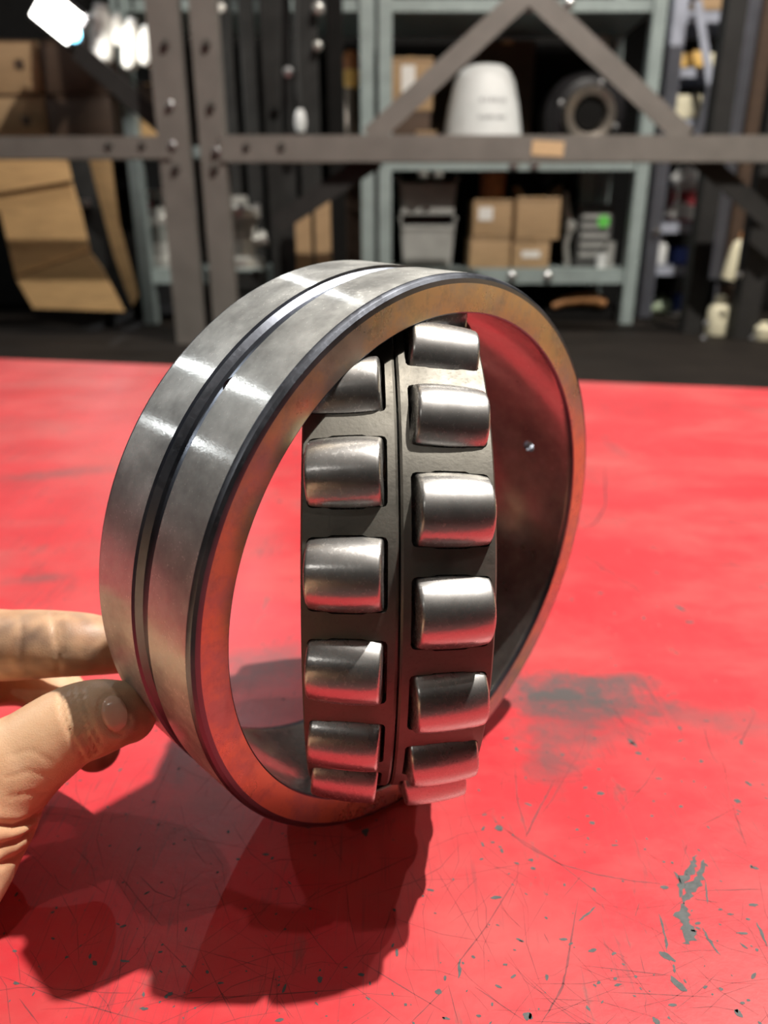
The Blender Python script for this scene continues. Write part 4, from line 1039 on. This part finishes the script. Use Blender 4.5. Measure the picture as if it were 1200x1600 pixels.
for px, py, rr, lb in ((531, 318, .012, 'upper small brass knob before the brown board'), (533, 388, .018, 'lower brass knob before the brown board')):
    p = at(px, py, 2.80); t = thing('brass_knob', lb, 'knob', p); MB().lathe([(0, rr), (rr * .7, rr * .7), (rr, 0), (rr * .7, -rr * .6), (0, -rr * .7)], 16, toY).build('knob_face', M['ring_grey'], t, True); MB().tube([(0, 0.005, 0), (0, 0.045, 0)], rr * .4, 8).build('shank', M['black'], t)
# upper left unit: orange pot, yellow bowl, pale jar on a small perch
YP = 2.86; zz = Z3 + 0.0005
hj = Z(138, YP) - zz; t = thing('pale_jar', 'pale greyish jar with a yellow bowl on top behind the green post', 'jar', (X(548, YP, zz), YP, zz))
MB().lathe([(0, 0), (0.022, 0), (0.028, hj * .3), (0.026, hj * .8), (0.018, hj * .95), (0.018, hj), (0, hj)], 20).build('jar_body', M['ring_grey'], t, True)
t = thing('yellow_bowl', 'yellow bowl resting on the pale jar', 'bowl', (X(549, YP, zz + hj), YP, zz + hj))
hb = Z(112, YP) - zz - hj
MB().lathe([(0, 0), (0.02, 0), (0.040, hb * .8), (0.044, hb), (0.038, hb), (0.018, 0.006), (0, 0.006)], 24).build('bowl_shell', M['yellow'], t, True)
t = thing('orange_fruit_knob', 'rusty orange knob piled in the yellow bowl', 'knob', (X(549, YP, zz + hj + hb), YP, zz + hj + hb * .35))
rk_ = (Z(78, YP) - (zz + hj + hb * .35)) / 2
MB().lathe([(0, 0), (rk_ * .5, rk_ * .1), (rk_ * .75, rk_ * .6), (rk_ * .7, rk_ * 1.3), (rk_ * .4, rk_ * 1.9), (0, rk_ * 2)], 20).build('knob_body', M['orange'], t, True)

# ------------------------------------------------------------------ blue-grey shelving at the right
YQ = 2.88
t = thing('shelving_unit', 'narrow blue-grey shelving unit at right full of small boxes and bottles', 'shelving', (X(1085, YQ, .4), YQ, DECK))
su3 = t
for px in (1042, 1150):
    x = X(px, YQ, Z(200, YQ)); c = MB(); c.box((x, YQ, .5 + DECK / 2), (0.046, 0.004, 1.0 - DECK)); c.box((x - .021, YQ + .02, .5 + DECK / 2), (.004, .04, 1.0 - DECK)); c.box((x + .021, YQ + .02, .5 + DECK / 2), (.004, .04, 1.0 - DECK)); c.build('post', M['blue'], t, world=True)
QZ = {'f': DECK}
xq0, xq1 = X(1046, YQ, .4), X(1150, YQ, .4)
for key, py0, py1 in (('a', 14, 34), ('b', 103, 120), ('c', 184, 200), ('d', 346, 364), ('e', 414, 430)):
    z1, z0 = Z(py0, YQ), Z(py1, YQ); QZ[key] = z1
    c = MB(); c.box(((xq0 + xq1) / 2, YQ + .012, (z0 + z1) / 2), (xq1 - xq0, .004, z1 - z0)); c.box(((xq0 + xq1) / 2, YQ + .20, z1 - .002), (xq1 - xq0, .38, .004)); c.build('shelf', M['blue'], t, world=True)
MB().bar(at(1090, 0, YQ - .03), at(1111, 140, YQ - .03), 0.026, 0.004).build('brace', M['blue'], t, world=True)
MB().bar(at(1111, 135, YQ - .034), at(1090, 215, YQ - .034), 0.026, 0.004).build('brace', M['blue'], t, world=True)
MB().box(((xq0 + xq1) / 2, YQ + .40, .5 + DECK / 2), (xq1 - xq0, .004, 1.0 - DECK)).build('gap_dark_panel', M['black'], t, world=True)  # black sheet for the dark behind these shelves
for px, py in ((1115, 153), (1026, 362)): bolt(px, py, YQ - .04 if px > 1100 else YQ - .006, M['bolt'], t, .010)
YV = YQ + .05
def smallbox(px0, px1, pyt, key, label, mat, cat='box', rz=0, name='small_box', dep=.09, off=0):
    x, wd, h = span(px0, px1, pyt, YV + off, QZ[key]); t = thing(name, label, cat, (x, YV + off + dep / 2, QZ[key] + .0005), rz)
    MB().box((0, 0, h / 2), (wd, dep, h), None, min(wd, h) * .06).build('box_body', M[mat], t, True); MB().box((0, 0, h + .001), (wd * .96, dep * .9, .002)).build('box_lid', M[mat], t)
    return t
smallbox(1063, 1081, 83, 'b', 'left yellow-orange box of three on the blue-grey shelf', 'yellow')
smallbox(1083, 1103, 80, 'b', 'middle yellow-orange box of three on the blue-grey shelf', 'yellow')
smallbox(1106, 1124, 84, 'b', 'paler right box of three on the blue-grey shelf', 'cream')
smallbox(1056, 1095, 149, 'c', 'square cream box on the blue-grey shelf', 'cream')
smallbox(1090, 1130, -4, 'a', 'tan box on the top blue-grey shelf', 'card')
smallbox(1058, 1084, 388, 'e', 'blue and white printed box on the blue-grey shelf', 'blue_box')
smallbox(1061, 1075, 462, 'f', 'small bright blue box near the bottom of the blue-grey shelving', 'blue_box')
smallbox(1074, 1094, 440, 'f', 'small brown box behind the bright blue one', 'card_dark', off=.1)
def bottle(px0, px1, pyt, zb, Y, label, mat='white', cap='white', tilt=0, name='plastic_bottle', cat='bottle'):
    x, wd, h = span(px0, px1, pyt, Y, zb); r = wd / 2; t = thing(name, label, cat, (x, Y + r, zb + .0005)); t.rotation_euler = (0, tilt, 0)
    MB().lathe([(0, 0), (r * .95, 0), (r, h * .04), (r, h * .66), (r * .8, h * .78), (r * .42, h * .84), (r * .4, h * .88), (0, h * .88)], 24).build('bottle_body', M[mat], t, True)
    MB().lathe([(0, h), (r * .42, h), (r * .48, h * .98), (r * .48, h * .86), (0, h * .86)], 20).build('bottle_cap', M[cap], t, True); return t
bottle(1024, 1046, 372, QZ['e'], YV - .02, 'white plastic bottle on the blue-grey shelf next to the post')
bottle(1082, 1090, 138 + 2, QZ['c'] , YV + .12, 'small grey cap bottle behind the square cream box', 'grey_tub', 'grey_tub')
def bag(px0, px1, pyt, zb, Y, label, mat, name='plastic_bag', cat='bag', seed=0):
    x, wd, h = span(px0, px1, pyt, Y, zb); t = thing(name, label, cat, (x, Y + .05, zb + .0005))
    b = bmesh.new(); bmesh.ops.create_icosphere(b, subdivisions=3, radius=1)
    for v in b.verts:
        q = v.co * (1 + .28 * noise.noise(v.co * 1.7 + Vector((seed, 0, 0)))); v.co = Vector((q.x * wd * .48, q.y * .045, max(0, (q.z + .75) / 1.75) * h))
    c = MB(); c._merge(b, Matrix()); c.build('bag_body', M[mat], t, True, 80)
    MB().tube([(0, 0, h * .9), (0.004, 0, h * 1.02), (0.012, 0, h * 1.10)], [.008, .005, .010], 8).build('bag_neck', M[mat], t, True); return t
bag(1058, 1106, 256, Z(292, YV), YV, 'white crumpled bag just under the rack beam at right', 'white', seed=2)
zl = Z(292, YV) - QZ['d']
t = thing('bag_ledge', 'grey raised tray under the white crumpled bag', 'tray', (X(1082, YV + .05, .36), YV + .06, QZ['d'] + .0005))
MB().box((0, 0, zl - .004), (.13, .10, .007), None, .002).build('tray_plate', M['grey_tub'], t)
for s_ in (-1, 1):
    for q_ in (-.044, .044): MB().box((s_ * .061, q_, (zl - .0075) / 2), (.005, .006, zl - .0075)).build('leg', M['grey_tub'], t)
bag(1018, 1056, 466, QZ['f'], YV + .03, 'pale green crumpled bag low on the blue-grey shelving', 'pale_green', seed=5)
bag(1050, 1076, 492, DECK, YV - .06, 'white crumpled bag under the lowest blue-grey shelf', 'wrap', seed=8)
# folded papers
t = thing('paper_stack', 'slanting stack of white papers on the blue-grey shelf', 'papers', (X(1070, YV, .2), YV + .06, QZ['d'] + .0005))
for k in range(5): MB().box((.004 * k, 0, 0.016 + .009 * k), (.10 - .008 * k, .09, .006), Matrix.Rotation(R(8 + 3 * k), 3, 'Y')).build('sheet', M['paper'], t)
t = thing('dark_red_box', 'dark red box behind the papers', 'box', (X(1072, YV + .2, .3), YV + .2, QZ['d'] + .0005))
MB().box((0, 0, .07), (.11, .06, .14), None, .004).build('box_body', M['red_cloth'], t); MB().box((0, 0, .142), (.11, .062, .006)).build('box_lid', M['red_cloth'], t)
# bottles among the dark uprights
YX = 2.62
bottle(1136, 1160, 362, Z(438, YX), YX, 'slim white bottle with orange top between the dark uprights', 'cream', 'wood', R(12))
t = thing('bottle_step', 'dark step under the slim white bottle', 'step', (X(1143, YX, 0), YX + .03, DECK)); zz = Z(438, YX) - DECK
MB().box((0, 0, zz - .006), (.12, .12, .01)).build('step_plate', M['black'], t)
for s_ in (-1, 1): MB().box((s_ * .05, .03, (zz - .011) / 2), (.012, .05, zz - .011)).build('leg', M['black'], t)
bottle(1113, 1148, 464, DECK, 2.36, 'cream tube standing low between the dark uprights', 'cream', 'cream', 0, 'cream_tube', 'tube')
bottle(1186, 1212, 505, DECK, 2.26, 'cream container cut by the right edge', 'cream', 'cream', 0, 'cream_tube', 'tube')
t = thing('rusty_plank', 'rusty brown plank standing behind the dark uprights at right', 'plank', (X(1178, 2.75, .5), 2.75, DECK))
MB().box((0, 0, .6), (.07, .03, 1.2), None, .003).build('plank_board', M['card_dark'], t); MB().box((0, -.016, .6), (.03, .004, 1.1)).build('batten', M['card_dark'], t)
t = thing('dark_gap_box', 'black box standing in for the dark gap behind the right uprights', 'cabinet', (2.02, 3.25, DECK))  # dark of the gap put in as a black box
MB().box((0, 0, .6), (1.25, .4, 1.2), None, .006).build('gap_box_body', M['black'], t)
for s_ in (-1, 1): MB().box((s_ * .31, -.203, .6), (.58, .006, 1.14)).build('gap_box_front', M['black'], t)
t = thing('dark_gap_box', 'black box standing in for the dark at far left behind the cartons', 'cabinet', (-1.75, 3.25, DECK))  # black box for the dark behind the left cartons
MB().box((0, 0, .6), (1.4, .3, 1.2), None, .006).build('gap_box_body', M['black'], t)
for s_ in (-1, 1): MB().box((s_ * .34, -.153, .6), (.64, .006, 1.14)).build('gap_box_front', M['black'], t)

# unseen cartons on a pallet, added as a tan reflection for the ring's face
t = thing('pallet', 'wooden pallet right of the table, unseen, added under the reflected cartons', 'pallet', (2.75, 0.75, FLOOR_Z))
for k in range(6): MB().box((-.5 + .2 * k, 0, .13), (.14, 1.3, .02)).build('board', M['wood'], t)
for y in (-.55, 0, .55): MB().box((0, y, .06), (1.14, .1, .12)).build('stringer', M['wood'], t)
for k, (y, lv, lb) in enumerate(((.45, 0, 'large carton at the bottom of the added pallet stack, near end'), (1.07, 0, 'large carton at the bottom of the added pallet stack, far end'), (.45, 1, 'large carton in the middle of the added pallet stack, near end'), (1.07, 1, 'large carton in the middle of the added pallet stack, far end'), (.45, 2, 'large carton on top of the added pallet stack, near end'), (1.07, 2, 'large carton on top of the added pallet stack, far end'))):
    t = thing('cardboard_carton', lb, 'carton', (2.70, y, FLOOR_Z + .1405 + lv * .521), 0, 'unseen cartons added for the ring reflection')
    MB().box((0, 0, .26), (.9, .6, .52), None, .008).build('carton_body', M['card_pale'], t, True); MB().box((-.451, 0, .26), (.002, .08, .5)).build('tape', M['tape'], t)
bpy.context.view_layer.update()
